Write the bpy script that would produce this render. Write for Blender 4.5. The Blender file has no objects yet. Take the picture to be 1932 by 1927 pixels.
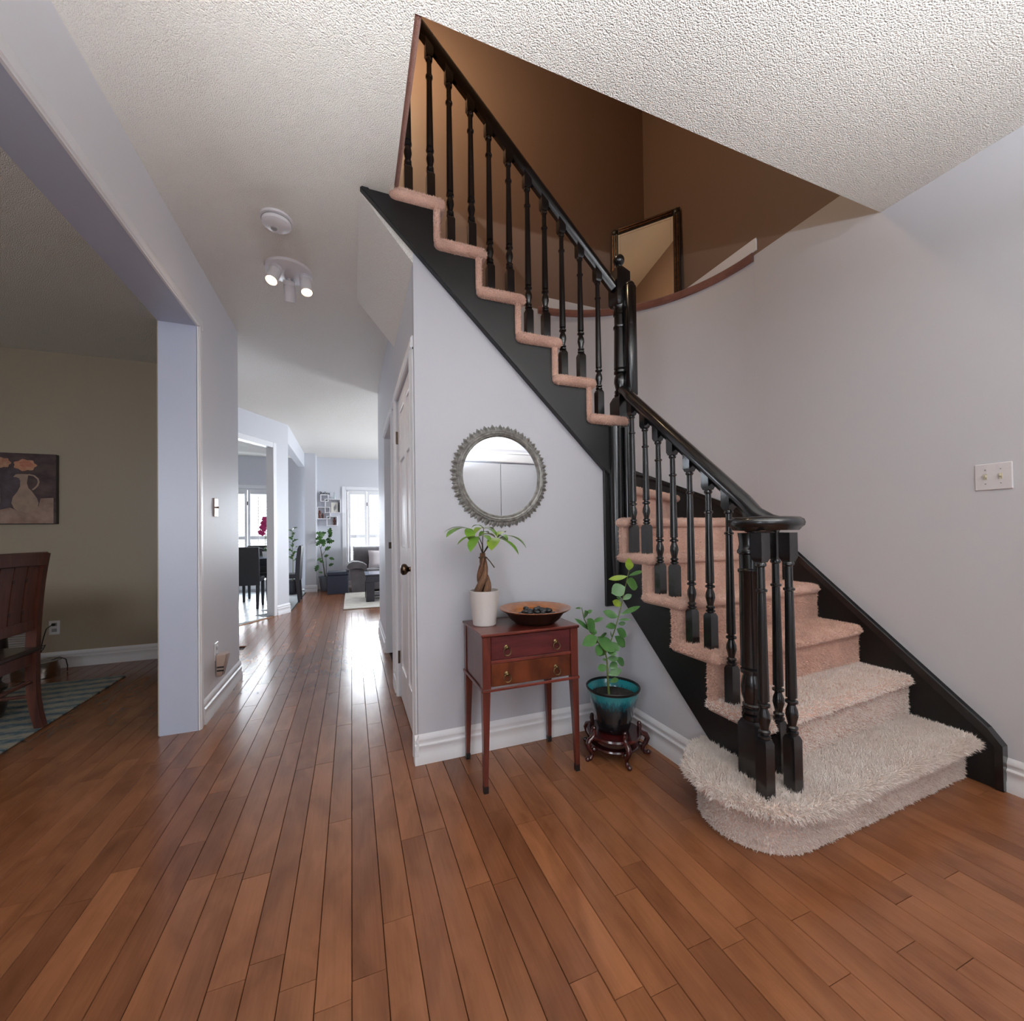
import bpy, bmesh, math, random
import numpy as np
from mathutils import Vector, Matrix, Euler
random.seed(7); np.random.seed(7)
SC = bpy.context.scene
C = SC.collection
PI = math.pi
R = math.radians

# ------------------------------------------------------------------ camera
FPX, CX, CY, IW, IH = 785.57, 966.0, 995.15, 1932.0, 1927.0
YAW, PIT, ROL, CH = R(21.066), R(0.754), R(-0.815), 1.1128
def _rot(r, u, d):
    c, s = math.cos(ROL), math.sin(ROL); r, u = c*r-s*u, s*r+c*u
    c, s = math.cos(PIT), math.sin(PIT); d, u = c*d-s*u, s*d+c*u
    c, s = math.cos(YAW), math.sin(YAW)
    return Vector((c*r+s*d, -s*r+c*d, u))
cam_d = bpy.data.cameras.new('camera'); cam = bpy.data.objects.new('camera', cam_d); C.objects.link(cam)
_r, _u, _f = _rot(1, 0, 0), _rot(0, 1, 0), _rot(0, 0, 1)
cam.matrix_world = Matrix(((_r.x, _u.x, -_f.x, 0), (_r.y, _u.y, -_f.y, 0), (_r.z, _u.z, -_f.z, CH), (0, 0, 0, 1)))
cam_d.sensor_fit = 'HORIZONTAL'; cam_d.sensor_width = 36.0
cam_d.lens = FPX/IW*36.0
cam_d.shift_x = (IW/2-CX)/IW
cam_d.shift_y = (CY-IH/2)/IW
cam_d.clip_start = 0.05
SC.camera = cam
def project(p):
    v = Vector(p)-Vector((0, 0, CH)); d = v.dot(_f)
    if d < .05: return None
    return CX+FPX*v.dot(_r)/d, CY-FPX*v.dot(_u)/d

# ------------------------------------------------------------------ exposure, world, large lights
SC.view_settings.view_transform = 'Standard'
SC.view_settings.look = 'None'
SC.view_settings.exposure = 0.22
SC.view_settings.gamma = 1.0
SC.view_settings.use_curve_mapping = False
SC.cycles.max_bounces = 14; SC.cycles.diffuse_bounces = 8; SC.cycles.glossy_bounces = 5; SC.cycles.transparent_max_bounces = 12
SC.cycles.sample_clamp_indirect = 4.0; SC.cycles.blur_glossy = 1.0; SC.cycles.caustics_reflective = False; SC.cycles.caustics_refractive = False
W = bpy.data.worlds.new('world'); SC.world = W; W.use_nodes = True
W.node_tree.nodes['Background'].inputs[0].default_value = (0.86, 0.93, 1.0, 1)
W.node_tree.nodes['Background'].inputs[1].default_value = 1.8

def area(name, loc, look, sx, sy, power, col, spread=180):
    d = bpy.data.lights.new(name, 'AREA'); d.shape = 'RECTANGLE'; d.size = sx; d.size_y = sy
    d.energy = power; d.color = col; d.spread = R(spread)
    o = bpy.data.objects.new(name, d); C.objects.link(o); o.location = loc
    o.rotation_euler = (Vector(look)-Vector(loc)).to_track_quat('-Z', 'Y').to_euler()
    return o
def point(name, loc, power, col, rad=.06):
    d = bpy.data.lights.new(name, 'POINT'); d.energy = power; d.color = col; d.shadow_soft_size = rad
    o = bpy.data.objects.new(name, d); C.objects.link(o); o.location = loc
    return o
DAY = (0.86, 0.93, 1.0)
area('daylight_entry', (0.4, -1.8, 1.35), (2.5, .9, 1.1), 1.5, 1.9, 8, (0.95, 0.97, 1.0))
area('entry_ceiling_fill', (0.5, -2.3, 0.35), (-0.1, 0.0, 2.74), 1.6, 1.2, 105, (0.96, 0.98, 1.0), 42)  # unseen fill added outside the entry window to brighten the ceiling
area('daylight_dining', (-2.6, -1.75, 1.45), (-2.2, 4, 1.0), 1.7, 1.3, 50, (0.86, 0.92, 1.0))
area('daylight_kitchen', (-2.2, 9.98, 1.25), (-2.0, 5, .9), 1.2, 1.8, 220, DAY)
area('daylight_living', (0.65, 9.95, 1.3), (0.4, 5, .9), 1.4, 1.6, 260, DAY)
area('daylight_living_side', (3.85, 7.6, 1.4), (0, 7.2, 1.2), 1.6, 1.4, 190, DAY)

# ------------------------------------------------------------------ mesh helpers
class B:
    def __init__(s): s.v = []; s.f = []
    def add(s, vs, fs, M=None):
        o = len(s.v)
        s.v += [tuple(M @ Vector(p)) if M else tuple(p) for p in vs]
        s.f += [tuple(i+o for i in f) for f in fs]
        return s
    def box(s, x0, x1, y0, y1, z0, z1, b=0.0, M=None):
        lo, hi = (x0, y0, z0), (x1, y1, z1)
        if b <= 0:
            vs = [(x, y, z) for z in (z0, z1) for y in (y0, y1) for x in (x0, x1)]
            return s.add(vs, [(0, 2, 3, 1), (4, 5, 7, 6), (0, 1, 5, 4), (2, 6, 7, 3), (0, 4, 6, 2), (1, 3, 7, 5)], M)
        b = min(b, .49*min(x1-x0, y1-y0, z1-z0)); vs = []; idx = {}
        for sx in (0, 1):
            for sy in (0, 1):
                for sz in (0, 1):
                    sg = (sx, sy, sz); c = [hi[i] if sg[i] else lo[i] for i in range(3)]
                    for ax in range(3):
                        p = [c[i] if i == ax else c[i]+(-b if sg[i] else b) for i in range(3)]
                        idx[(sg, ax)] = len(vs); vs.append(p)
        fs = []
        for ax in range(3):
            a, c = [i for i in range(3) if i != ax]
            for s_ in (0, 1):
                def k(u, w):
                    sg = [0, 0, 0]; sg[ax] = s_; sg[a] = u; sg[c] = w; return idx[(tuple(sg), ax)]
                fs.append((k(0, 0), k(1, 0), k(1, 1), k(0, 1)))
            for u in (0, 1):
                for w in (0, 1):
                    g0 = [0, 0, 0]; g1 = [0, 0, 0]; g1[ax] = 1
                    for g in (g0, g1): g[a] = u; g[c] = w
                    fs.append((idx[(tuple(g0), a)], idx[(tuple(g1), a)], idx[(tuple(g1), c)], idx[(tuple(g0), c)]))
        for sx in (0, 1):
            for sy in (0, 1):
                for sz in (0, 1):
                    fs.append(tuple(idx[((sx, sy, sz), ax)] for ax in range(3)))
        return s.add(vs, fs, M)
    def loft(s, rings, closed=True, cap=True, M=None):
        n = len(rings[0]); vs = [p for r in rings for p in r]; fs = []
        for i in range(len(rings)-1):
            for j in range(n if closed else n-1):
                k = (j+1) % n
                fs.append((i*n+j, i*n+k, (i+1)*n+k, (i+1)*n+j))
        if cap and closed:
            fs.append(tuple(range(n))[::-1]); fs.append(tuple((len(rings)-1)*n+j for j in range(n)))
        return s.add(vs, fs, M)
    def lathe(s, prof, c=(0, 0, 0), seg=16, M=None, cap=True, a0=0.0):
        rings = [[(c[0]+r*math.cos(a0+2*PI*j/seg), c[1]+r*math.sin(a0+2*PI*j/seg), c[2]+z) for j in range(seg)] for r, z in prof]
        return s.loft(rings, True, cap, M)
    def tube(s, pts, rad, seg=8, M=None, cap=True):
        pts = [Vector(p) for p in pts]; n = len(pts)
        rad = [rad]*n if not hasattr(rad, '__len__') else rad
        rings = []; ref = None
        for i in range(n):
            t = (pts[min(i+1, n-1)]-pts[max(i-1, 0)]).normalized()
            if ref is None:
                ref = Vector((0, 0, 1)) if abs(t.z) < .9 else Vector((1, 0, 0))
            a = (ref-t*ref.dot(t)).normalized(); ref = a; b = t.cross(a)
            rings.append([pts[i]+(a*math.cos(2*PI*j/seg)+b*math.sin(2*PI*j/seg))*rad[i] for j in range(seg)])
        return s.loft(rings, True, cap, M)
    def sweep(s, prof, path, M=None, up=Vector((0, 0, 1))):
        path = [Vector(p) for p in path]; n = len(path); rings = []
        for i in range(n):
            t = (path[min(i+1, n-1)]-path[max(i-1, 0)]).normalized()
            side = t.cross(up).normalized(); u = side.cross(t)
            rings.append([path[i]+side*a+u*b for a, b in prof])
        return s.loft(rings, True, True, M)
    def prism(s, poly, lo, hi, axis, M=None):
        def P(a, b, t):
            return (t, a, b) if axis == 0 else (a, t, b) if axis == 1 else (a, b, t)
        return s.loft([[P(a, b, lo) for a, b in poly], [P(a, b, hi) for a, b in poly]], True, True, M)
    def ball(s, c, r, seg=12, ring=8, M=None):
        r = (r, r, r) if not hasattr(r, '__len__') else r
        rings = []
        for i in range(ring+1):
            a = -PI/2+PI*i/ring; k = max(math.cos(a), 1e-3)
            rings.append([(c[0]+r[0]*k*math.cos(2*PI*j/seg), c[1]+r[1]*k*math.sin(2*PI*j/seg), c[2]+r[2]*math.sin(a)) for j in range(seg)])
        return s.loft(rings, True, True, M)
    def leaf(s, base, tip, w, sag=.02, up=(0, 0, 1), fold=.25, n=6, wp=.45, lobes=0):
        b, t = Vector(base), Vector(tip); d = t-b; L = d.length; dn = d.normalized(); up = Vector(up)
        side = dn.cross(up)
        if side.length < 1e-3: side = dn.cross(Vector((0, 1, 0)))
        side.normalize(); nrm = side.cross(dn).normalized(); vs = []
        for i in range(n+1):
            u = i/n
            k = math.sin(PI*min(1, u**(math.log(.5)/math.log(wp))))**.75 if 0 < u < 1 else 0.0
            if lobes and i % 2 == 0 and 0 < i < n: k *= .45
            p = b+d*u+nrm*(sag*4*u*(1-u))
            h = w/2*max(k, .03)
            vs += [p-side*h+nrm*h*fold, p, p+side*h+nrm*h*fold]
        fs = []
        for i in range(n):
            for j in (0, 1): fs.append((i*3+j, i*3+j+1, i*3+j+4, i*3+j+3))
        return s.add(vs, fs)
    def slab(s, pts, nrm, z, r, k=5):
        # slab with a half-round edge: plan outline pts with outward normals, top at z, thickness 2r
        rings = []
        for i in range(k+1):
            a = -PI/2+PI*i/k
            ins = r*(1-math.cos(a)); rings.append([(p[0]-q[0]*ins, p[1]-q[1]*ins, z-r+r*math.sin(a)) for p, q in zip(pts, nrm)])
        return s.loft(rings)

def wloc(o):
    v = Vector((0, 0, 0))
    while o is not None:
        v = v+o.location; o = o.parent
    return v
def obj(name, b, mat, parent=None, origin=None, sharp=35, flat=False):
    me = bpy.data.meshes.new(name)
    off = wloc(parent) if parent is not None else Vector(origin or (0, 0, 0))
    me.from_pydata([(p[0]-off.x, p[1]-off.y, p[2]-off.z) for p in b.v], [], b.f)
    bm = bmesh.new(); bm.from_mesh(me); bmesh.ops.recalc_face_normals(bm, faces=bm.faces); bm.to_mesh(me); bm.free()
    if not flat:
        me.shade_smooth(); me.set_sharp_from_angle(angle=R(sharp))
    if mat is not None: me.materials.append(mat)
    o = bpy.data.objects.new(name, me); C.objects.link(o)
    if parent is not None: o.parent = parent
    else: o.location = off
    return o
def thing(name, loc, label, cat, group=None, rz=0.0):
    o = bpy.data.objects.new(name, None); C.objects.link(o); o.location = loc; o.rotation_euler = (0, 0, rz)
    o.empty_display_size = .1
    return tag(o, label, cat, group)
def tag(o, label, cat, group=None):
    o['label'] = label; o['category'] = cat
    if group: o['group'] = group
    return o
def struct(name, b, mat, parent=None, **k):
    o = obj(name, b, mat, parent, **k); o['kind'] = 'structure'; return o
def dup(root, loc, rz, label=None):
    r = root.copy(); C.objects.link(r); r.location = loc; r.rotation_euler = (0, 0, rz)
    if label: r['label'] = label
    for ch in list(root.children):
        c = ch.copy(); C.objects.link(c); c.parent = r
        for g in ch.children:
            d = g.copy(); C.objects.link(d); d.parent = c
    return r

# ------------------------------------------------------------------ materials
def _nt(name):
    m = bpy.data.materials.new(name); m.use_nodes = True
    return m, m.node_tree, m.node_tree.nodes['Principled BSDF']
def lin(c):  # sRGB 0-255 -> linear
    return tuple(((x/255)/12.92 if x/255 <= .04045 else ((x/255+.055)/1.055)**2.4) for x in c)
def mat(name, rgb, rough=.5, metal=0.0, spec=.5, var=0.0, vscale=6, bump=0.0, bscale=200, bdist=.002, coat=0.0, sheen=0.0, emit=None, estr=0.0, vrgb=None, stretch=None, detail=4):
    m, nt, p = _nt(name); N = nt.nodes; Lk = nt.links.new
    c = lin(rgb); p.inputs['Base Color'].default_value = (*c, 1); p.inputs['Roughness'].default_value = rough
    p.inputs['Metallic'].default_value = metal; p.inputs['Specular IOR Level'].default_value = spec
    p.inputs['Coat Weight'].default_value = coat; p.inputs['Coat Roughness'].default_value = .12
    if sheen: p.inputs['Sheen Weight'].default_value = sheen
    if emit: p.inputs['Emission Color'].default_value = (*lin(emit), 1); p.inputs['Emission Strength'].default_value = estr
    g = N.new('ShaderNodeTexCoord')
    src = g.outputs['Object']
    if stretch:
        mp = N.new('ShaderNodeMapping'); mp.inputs['Scale'].default_value = stretch; Lk(src, mp.inputs[0]); src = mp.outputs[0]
    if var or vrgb:
        n = N.new('ShaderNodeTexNoise'); n.inputs['Scale'].default_value = vscale; n.inputs['Detail'].default_value = detail; Lk(src, n.inputs['Vector'])
        r = N.new('ShaderNodeValToRGB'); r.color_ramp.elements[0].position = .32; r.color_ramp.elements[1].position = .68
        c2 = lin(vrgb) if vrgb else tuple(x*(1-var) for x in c)
        r.color_ramp.elements[0].color = (*c2, 1); r.color_ramp.elements[1].color = (*c, 1)
        Lk(n.outputs['Fac'], r.inputs[0]); Lk(r.outputs[0], p.inputs['Base Color'])
    if bump:
        n = N.new('ShaderNodeTexNoise'); n.inputs['Scale'].default_value = bscale; n.inputs['Detail'].default_value = 3; Lk(src, n.inputs['Vector'])
        k = N.new('ShaderNodeBump'); k.inputs['Strength'].default_value = bump; k.inputs['Distance'].default_value = bdist
        Lk(n.outputs['Fac'], k.inputs['Height']); Lk(k.outputs[0], p.inputs['Normal'])
    return m

M_WALL = mat('pale_grey_wall_paint', (206, 207, 213), .42, bump=.08, bscale=60, bdist=.002)
M_WALLW = mat('white_wall_paint', (226, 226, 231), .5, spec=.35, bump=.08, bscale=60, bdist=.002)
M_WALL_SHADED = mat('shaded_wall_paint', (192, 193, 200), .42, bump=.08, bscale=60, bdist=.002)  # darker copy of the wall paint; shade put into the mirror wall's colour
M_TRIM = mat('white_trim_paint', (232, 232, 235), .42)
M_DOOR = mat('white_door_paint', (232, 229, 232), .33)
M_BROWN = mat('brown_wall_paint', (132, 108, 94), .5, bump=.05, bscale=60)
M_OLIVE = mat('olive_wall_paint', (164, 151, 131), .45, bump=.06, bscale=50)
M_BLACK = mat('black_gloss_paint', (17, 17, 19), .27, coat=.35, bump=.05, bscale=90, bdist=.002)
M_BLACKP = mat('black_stringer_paint', (15, 14, 15), .42, bump=.06, bscale=60, bdist=.002)

def popcorn():
    m, nt, p = _nt('popcorn_ceiling'); N = nt.nodes; Lk = nt.links.new
    p.inputs['Base Color'].default_value = (*lin((238, 234, 227)), 1); p.inputs['Roughness'].default_value = .9
    g = N.new('ShaderNodeTexCoord'); v = N.new('ShaderNodeTexNoise'); v.inputs['Scale'].default_value = 190; v.inputs['Detail'].default_value = 3
    Lk(g.outputs['Object'], v.inputs['Vector'])
    w = N.new('ShaderNodeTexVoronoi'); w.inputs['Scale'].default_value = 210; Lk(g.outputs['Object'], w.inputs['Vector'])
    a = N.new('ShaderNodeMath'); a.operation = 'SUBTRACT'; Lk(v.outputs['Fac'], a.inputs[0]); Lk(w.outputs['Distance'], a.inputs[1])
    b = N.new('ShaderNodeBump'); b.inputs['Strength'].default_value = .75; b.inputs['Distance'].default_value = .0055
    Lk(a.outputs[0], b.inputs['Height']); Lk(b.outputs[0], p.inputs['Normal'])
    return m
M_CEIL = popcorn()

def planks(name, island=False):
    m, nt, p = _nt(name); N = nt.nodes; Lk = nt.links.new
    geo = N.new('ShaderNodeNewGeometry')
    if island: rnd = geo.outputs['Random Per Island']
    else: rnd = N.new('ShaderNodeObjectInfo').outputs['Random']
    off = N.new('ShaderNodeMath'); off.operation = 'MULTIPLY'; off.inputs[1].default_value = 57.0; Lk(rnd, off.inputs[0])
    cmb = N.new('ShaderNodeCombineXYZ'); Lk(off.outputs[0], cmb.inputs[0]); Lk(off.outputs[0], cmb.inputs[1])
    add = N.new('ShaderNodeVectorMath'); Lk(geo.outputs['Position'], add.inputs[0]); Lk(cmb.outputs[0], add.inputs[1])
    mp = N.new('ShaderNodeMapping'); mp.inputs['Scale'].default_value = (9, 3.4, 1); Lk(add.outputs[0], mp.inputs[0])
    n1 = N.new('ShaderNodeTexNoise'); n1.inputs['Scale'].default_value = 1.0; n1.inputs['Detail'].default_value = 5; n1.inputs['Distortion'].default_value = .6; Lk(mp.outputs[0], n1.inputs['Vector'])
    mp2 = N.new('ShaderNodeMapping'); mp2.inputs['Scale'].default_value = (150, 5, 1); Lk(add.outputs[0], mp2.inputs[0])
    n2 = N.new('ShaderNodeTexNoise'); n2.inputs['Scale'].default_value = 1.0; n2.inputs['Detail'].default_value = 3; Lk(mp2.outputs[0], n2.inputs['Vector'])
    r = N.new('ShaderNodeValToRGB'); e = r.color_ramp.elements
    e[0].position = 0.0; e[0].color = (*lin((114, 72, 48)), 1)
    e[1].position = 1.0; e[1].color = (*lin((146, 96, 65)), 1)
    for pos, c in ((.12, (121, 77, 51)), (.5, (128, 83, 55)), (.9, (134, 87, 58))):
        x = e.new(pos); x.color = (*lin(c), 1)
    Lk(rnd, r.inputs[0])
    r2 = N.new('ShaderNodeValToRGB'); r2.color_ramp.elements[0].position = .27; r2.color_ramp.elements[0].color = (.66, .6, .55, 1)
    r2.color_ramp.elements[1].position = .62; r2.color_ramp.elements[1].color = (1.06, 1.04, 1.0, 1); Lk(n1.outputs['Fac'], r2.inputs[0])
    mx = N.new('ShaderNodeMix'); mx.data_type = 'RGBA'; mx.blend_type = 'MULTIPLY'; mx.inputs[0].default_value = 1.0
    Lk(r.outputs[0], mx.inputs[6]); Lk(r2.outputs[0], mx.inputs[7])
    r3 = N.new('ShaderNodeValToRGB'); r3.color_ramp.elements[0].position = .35; r3.color_ramp.elements[0].color = (.93, .91, .9, 1)
    r3.color_ramp.elements[1].position = .6; r3.color_ramp.elements[1].color = (1, 1, 1, 1); Lk(n2.outputs['Fac'], r3.inputs[0])
    my = N.new('ShaderNodeMix'); my.data_type = 'RGBA'; my.blend_type = 'MULTIPLY'; my.inputs[0].default_value = 1.0
    Lk(mx.outputs[2], my.inputs[6]); Lk(r3.outputs[0], my.inputs[7]); Lk(my.outputs[2], p.inputs['Base Color'])
    n3 = N.new('ShaderNodeTexNoise'); n3.inputs['Scale'].default_value = 3.0; Lk(geo.outputs['Position'], n3.inputs['Vector'])
    mr = N.new('ShaderNodeMapRange'); mr.inputs[3].default_value = .2; mr.inputs[4].default_value = .27; Lk(n3.outputs['Fac'], mr.inputs[0]); Lk(mr.outputs[0], p.inputs['Roughness'])
    p.inputs['Specular IOR Level'].default_value = .5
    return m
M_PLANK = planks('maple_plank'); M_PLANKS = planks('maple_plank_far', True)
M_SUB = mat('dark_subfloor', (40, 24, 16), .7)

def carpet(name, c1, c2, fine=True):
    m, nt, p = _nt(name); N = nt.nodes; Lk = nt.links.new
    geo = N.new('ShaderNodeNewGeometry')
    n = N.new('ShaderNodeTexNoise'); n.inputs['Scale'].default_value = 7; n.inputs['Detail'].default_value = 4; Lk(geo.outputs['Position'], n.inputs['Vector'])
    n2 = N.new('ShaderNodeTexNoise'); n2.inputs['Scale'].default_value = 330; n2.inputs['Detail'].default_value = 2; Lk(geo.outputs['Position'], n2.inputs['Vector'])
    a = N.new('ShaderNodeMath'); a.operation = 'MULTIPLY_ADD'; a.inputs[1].default_value = .55; Lk(n2.outputs['Fac'], a.inputs[0])
    h = N.new('ShaderNodeMath'); h.operation = 'MULTIPLY'; h.inputs[1].default_value = .5; Lk(n.outputs['Fac'], h.inputs[0]); Lk(h.outputs[0], a.inputs[2])
    r = N.new('ShaderNodeValToRGB'); r.color_ramp.elements[0].position = .34; r.color_ramp.elements[0].color = (*lin(c1), 1)
    r.color_ramp.elements[1].position = .66; r.color_ramp.elements[1].color = (*lin(c2), 1)
    Lk(a.outputs[0], r.inputs[0]); Lk(r.outputs[0], p.inputs['Base Color'])
    p.inputs['Roughness'].default_value = .95; p.inputs['Specular IOR Level'].default_value = .1
    p.inputs['Sheen Weight'].default_value = .25; p.inputs['Sheen Roughness'].default_value = .5
    b = N.new('ShaderNodeBump'); b.inputs['Strength'].default_value = .7; b.inputs['Distance'].default_value = .006
    Lk(n2.outputs['Fac'], b.inputs['Height']); Lk(b.outputs[0], p.inputs['Normal'])
    return m
M_CARPET = carpet('blush_carpet', (182, 142, 126), (228, 190, 172))
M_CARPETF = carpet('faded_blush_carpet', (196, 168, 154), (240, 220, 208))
M_PILE = carpet('blush_carpet_pile', (208, 170, 152), (244, 212, 194))
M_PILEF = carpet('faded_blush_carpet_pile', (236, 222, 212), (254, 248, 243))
M_LEDGEC = carpet('brown_pink_carpet', (118, 78, 66), (150, 104, 90))

def wood(name, c1, c2, scale=(3, 30, 30), rough=.3, coat=.2):
    m, nt, p = _nt(name); N = nt.nodes; Lk = nt.links.new
    g = N.new('ShaderNodeTexCoord'); mp = N.new('ShaderNodeMapping'); mp.inputs['Scale'].default_value = scale; Lk(g.outputs['Object'], mp.inputs[0])
    n = N.new('ShaderNodeTexNoise'); n.inputs['Scale'].default_value = 1.5; n.inputs['Detail'].default_value = 6; n.inputs['Distortion'].default_value = .8; Lk(mp.outputs[0], n.inputs['Vector'])
    r = N.new('ShaderNodeValToRGB'); r.color_ramp.elements[0].position = .3; r.color_ramp.elements[0].color = (*lin(c1), 1)
    r.color_ramp.elements[1].position = .7; r.color_ramp.elements[1].color = (*lin(c2), 1)
    Lk(n.outputs['Fac'], r.inputs[0]); Lk(r.outputs[0], p.inputs['Base Color'])
    p.inputs['Roughness'].default_value = rough; p.inputs['Coat Weight'].default_value = coat; p.inputs['Coat Roughness'].default_value = .15
    return m
M_MAHOG = wood('mahogany_wood', (70, 28, 22), (108, 46, 36), (4, 30, 30))
M_MAHOGV = wood('mahogany_side_wood', (66, 27, 22), (100, 43, 34), (30, 30, 4))
M_FLAME = wood('flame_mahogany_veneer', (52, 20, 12), (100, 48, 28), (7, 5, 3), .25)
M_DRAWER = wood('dark_mahogany_drawer', (62, 24, 28), (88, 36, 38), (4, 30, 30), .22)
M_ROSE = wood('rosewood_lacquer', (40, 12, 12), (66, 20, 18), (20, 20, 20), .18, .6)
M_CHERRY = wood('cherry_brown_chair_wood', (60, 31, 24), (98, 54, 42), (20, 20, 3), .28)
M_DKWOOD = wood('dark_table_wood', (30, 17, 13), (48, 27, 20), (10, 10, 10), .3)
M_BRASS = mat('aged_brass', (96, 78, 52), .32, metal=1.0)
M_BRONZE = mat('dark_bronze_knob', (88, 70, 56), .25, metal=1.0)
M_STEEL = mat('brushed_steel', (190, 184, 178), .22, metal=1.0, stretch=(1, 1, 40), bump=.1, bscale=20)
M_MIRROR = mat('mirror_glass', (236, 238, 240), .01, metal=1.0)
M_SILVER = mat('antique_silver_leaf', (172, 170, 166), .45, metal=.35, vrgb=(118, 116, 112), vscale=40)
M_GILT = mat('gilt_frame', (120, 72, 30), .35, metal=.6, vrgb=(58, 32, 16), vscale=30)
M_FRAMEDK = mat('dark_ornate_frame', (34, 24, 20), .4, vrgb=(22, 15, 13), vscale=30)
M_POTW = mat('pale_matte_pot', (206, 200, 196), .6)
M_SOIL = mat('potting_soil', (40, 30, 24), .95, vrgb=(18, 13, 10), vscale=90, bump=1.0, bscale=120, bdist=.01)
M_TRUNK = mat('braided_trunk_bark', (122, 84, 58), .8, vrgb=(72, 50, 36), vscale=35, stretch=(4, 4, 1), bump=.5, bscale=80, bdist=.004)
M_STEM = mat('green_stem', (92, 104, 48), .6)
M_TWIG = mat('brown_twig', (70, 58, 38), .7)
def leafm(name, c1, c2):
    m = mat(name, c1, .38, vrgb=c2, vscale=14); p = m.node_tree.nodes['Principled BSDF']
    p.inputs['Subsurface Weight'].default_value = 0.0
    return m
M_LEAF = leafm('fresh_green_leaf', (104, 142, 40), (72, 116, 30))
M_LEAFD = leafm('deep_green_leaf', (82, 124, 66), (54, 96, 46))
M_LEAFY = leafm('young_leaf', (128, 150, 44), (96, 128, 40))
M_LEAFF = leafm('far_leaf', (70, 112, 44), (34, 66, 28))
M_STONE = mat('black_polished_pebble', (36, 36, 38), .35, vrgb=(22, 22, 24), vscale=30)
M_BOWLI = mat('amber_bowl_glaze', (170, 104, 40), .25, vrgb=(120, 60, 22), vscale=22, coat=.4)
M_BOWLR = mat('copper_bowl_rim', (168, 112, 76), .3, vrgb=(138, 84, 52), vscale=20, coat=.3)
M_BOWLO = mat('dark_bowl_underside', (38, 24, 18), .4)
M_PLASTIC = mat('white_plastic', (222, 220, 224), .3)
M_PLASTICI = mat('ivory_toggle_plastic', (206, 200, 178), .35)
M_GREYPL = mat('grey_plastic', (150, 148, 150), .4)
M_CHROME = mat('polished_nickel', (206, 186, 176), .28, metal=.8)
M_TAUPE = mat('taupe_plastic', (176, 154, 142), .35)
M_DARK = mat('dark_slot', (20, 20, 22), .6)
M_LEATHER = mat('black_leather', (38, 38, 42), .36, bump=.15, bscale=120, bdist=.001)
M_NAVY = mat('navy_faux_leather', (36, 40, 56), .5, bump=.1, bscale=150)
M_SOFA = mat('dark_grey_suede', (84, 78, 80), .8, vrgb=(70, 64, 67), vscale=8, sheen=.4)
M_CUSH = mat('pale_grey_cushion', (206, 198, 200), .85, bump=.2, bscale=120)
M_ESP = mat('espresso_table', (34, 34, 44), .25, coat=.3)
M_TABGL = mat('glossy_table_glass', (170, 180, 196), .05, spec=.9)
M_TILE = mat('pale_blue_grey_tile', (202, 208, 212), .25, vrgb=(186, 194, 200), vscale=5)
M_GROUT = mat('tile_grout', (160, 164, 166), .8)
M_SHUT = mat('white_shutter', (232, 232, 234), .4)
M_ORCHID = mat('magenta_orchid_petal', (190, 40, 110), .5, vrgb=(150, 24, 84), vscale=30)
M_GREYPOT = mat('grey_planter', (110, 116, 128), .5)
M_RED = mat('reddish_brown_figurine', (110, 58, 44), .4, vrgb=(66, 30, 26), vscale=40)
M_PAPER = mat('cream_paper', (226, 222, 212), .7)
M_INK = mat('dark_lettering', (44, 42, 44), .5)
M_CLEAR = mat('clear_bottle', (190, 205, 205), .08, spec=.8)
M_BLCORD = mat('black_cord', (16, 16, 17), .5)
M_BULB = mat('warm_bulb', (255, 214, 160), .4, emit=(255, 206, 150), estr=14)
M_DOME = mat('lit_glass_dome', (255, 244, 226), .4, emit=(255, 240, 220), estr=6)
M_SHELFW = mat('white_shelf_laminate', (230, 228, 230), .4)
M_HINGE = mat('bronze_hinge', (96, 84, 72), .4, metal=.9)
M_TRIM_TINT = mat('jamb_shade_tint', (184, 190, 208), .33)  # trim paint darkened and blued: shade and bluish window light in the colour

def glassm():
    m = bpy.data.materials.new('window_glass'); m.use_nodes = True; nt = m.node_tree; nt.nodes.clear()
    o = nt.nodes.new('ShaderNodeOutputMaterial'); t = nt.nodes.new('ShaderNodeBsdfTransparent'); g = nt.nodes.new('ShaderNodeBsdfGlossy'); g.inputs['Roughness'].default_value = .02
    x = nt.nodes.new('ShaderNodeMixShader'); x.inputs[0].default_value = .06
    nt.links.new(t.outputs[0], x.inputs[1]); nt.links.new(g.outputs[0], x.inputs[2]); nt.links.new(x.outputs[0], o.inputs[0])
    return m
M_GLASS = glassm()

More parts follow.
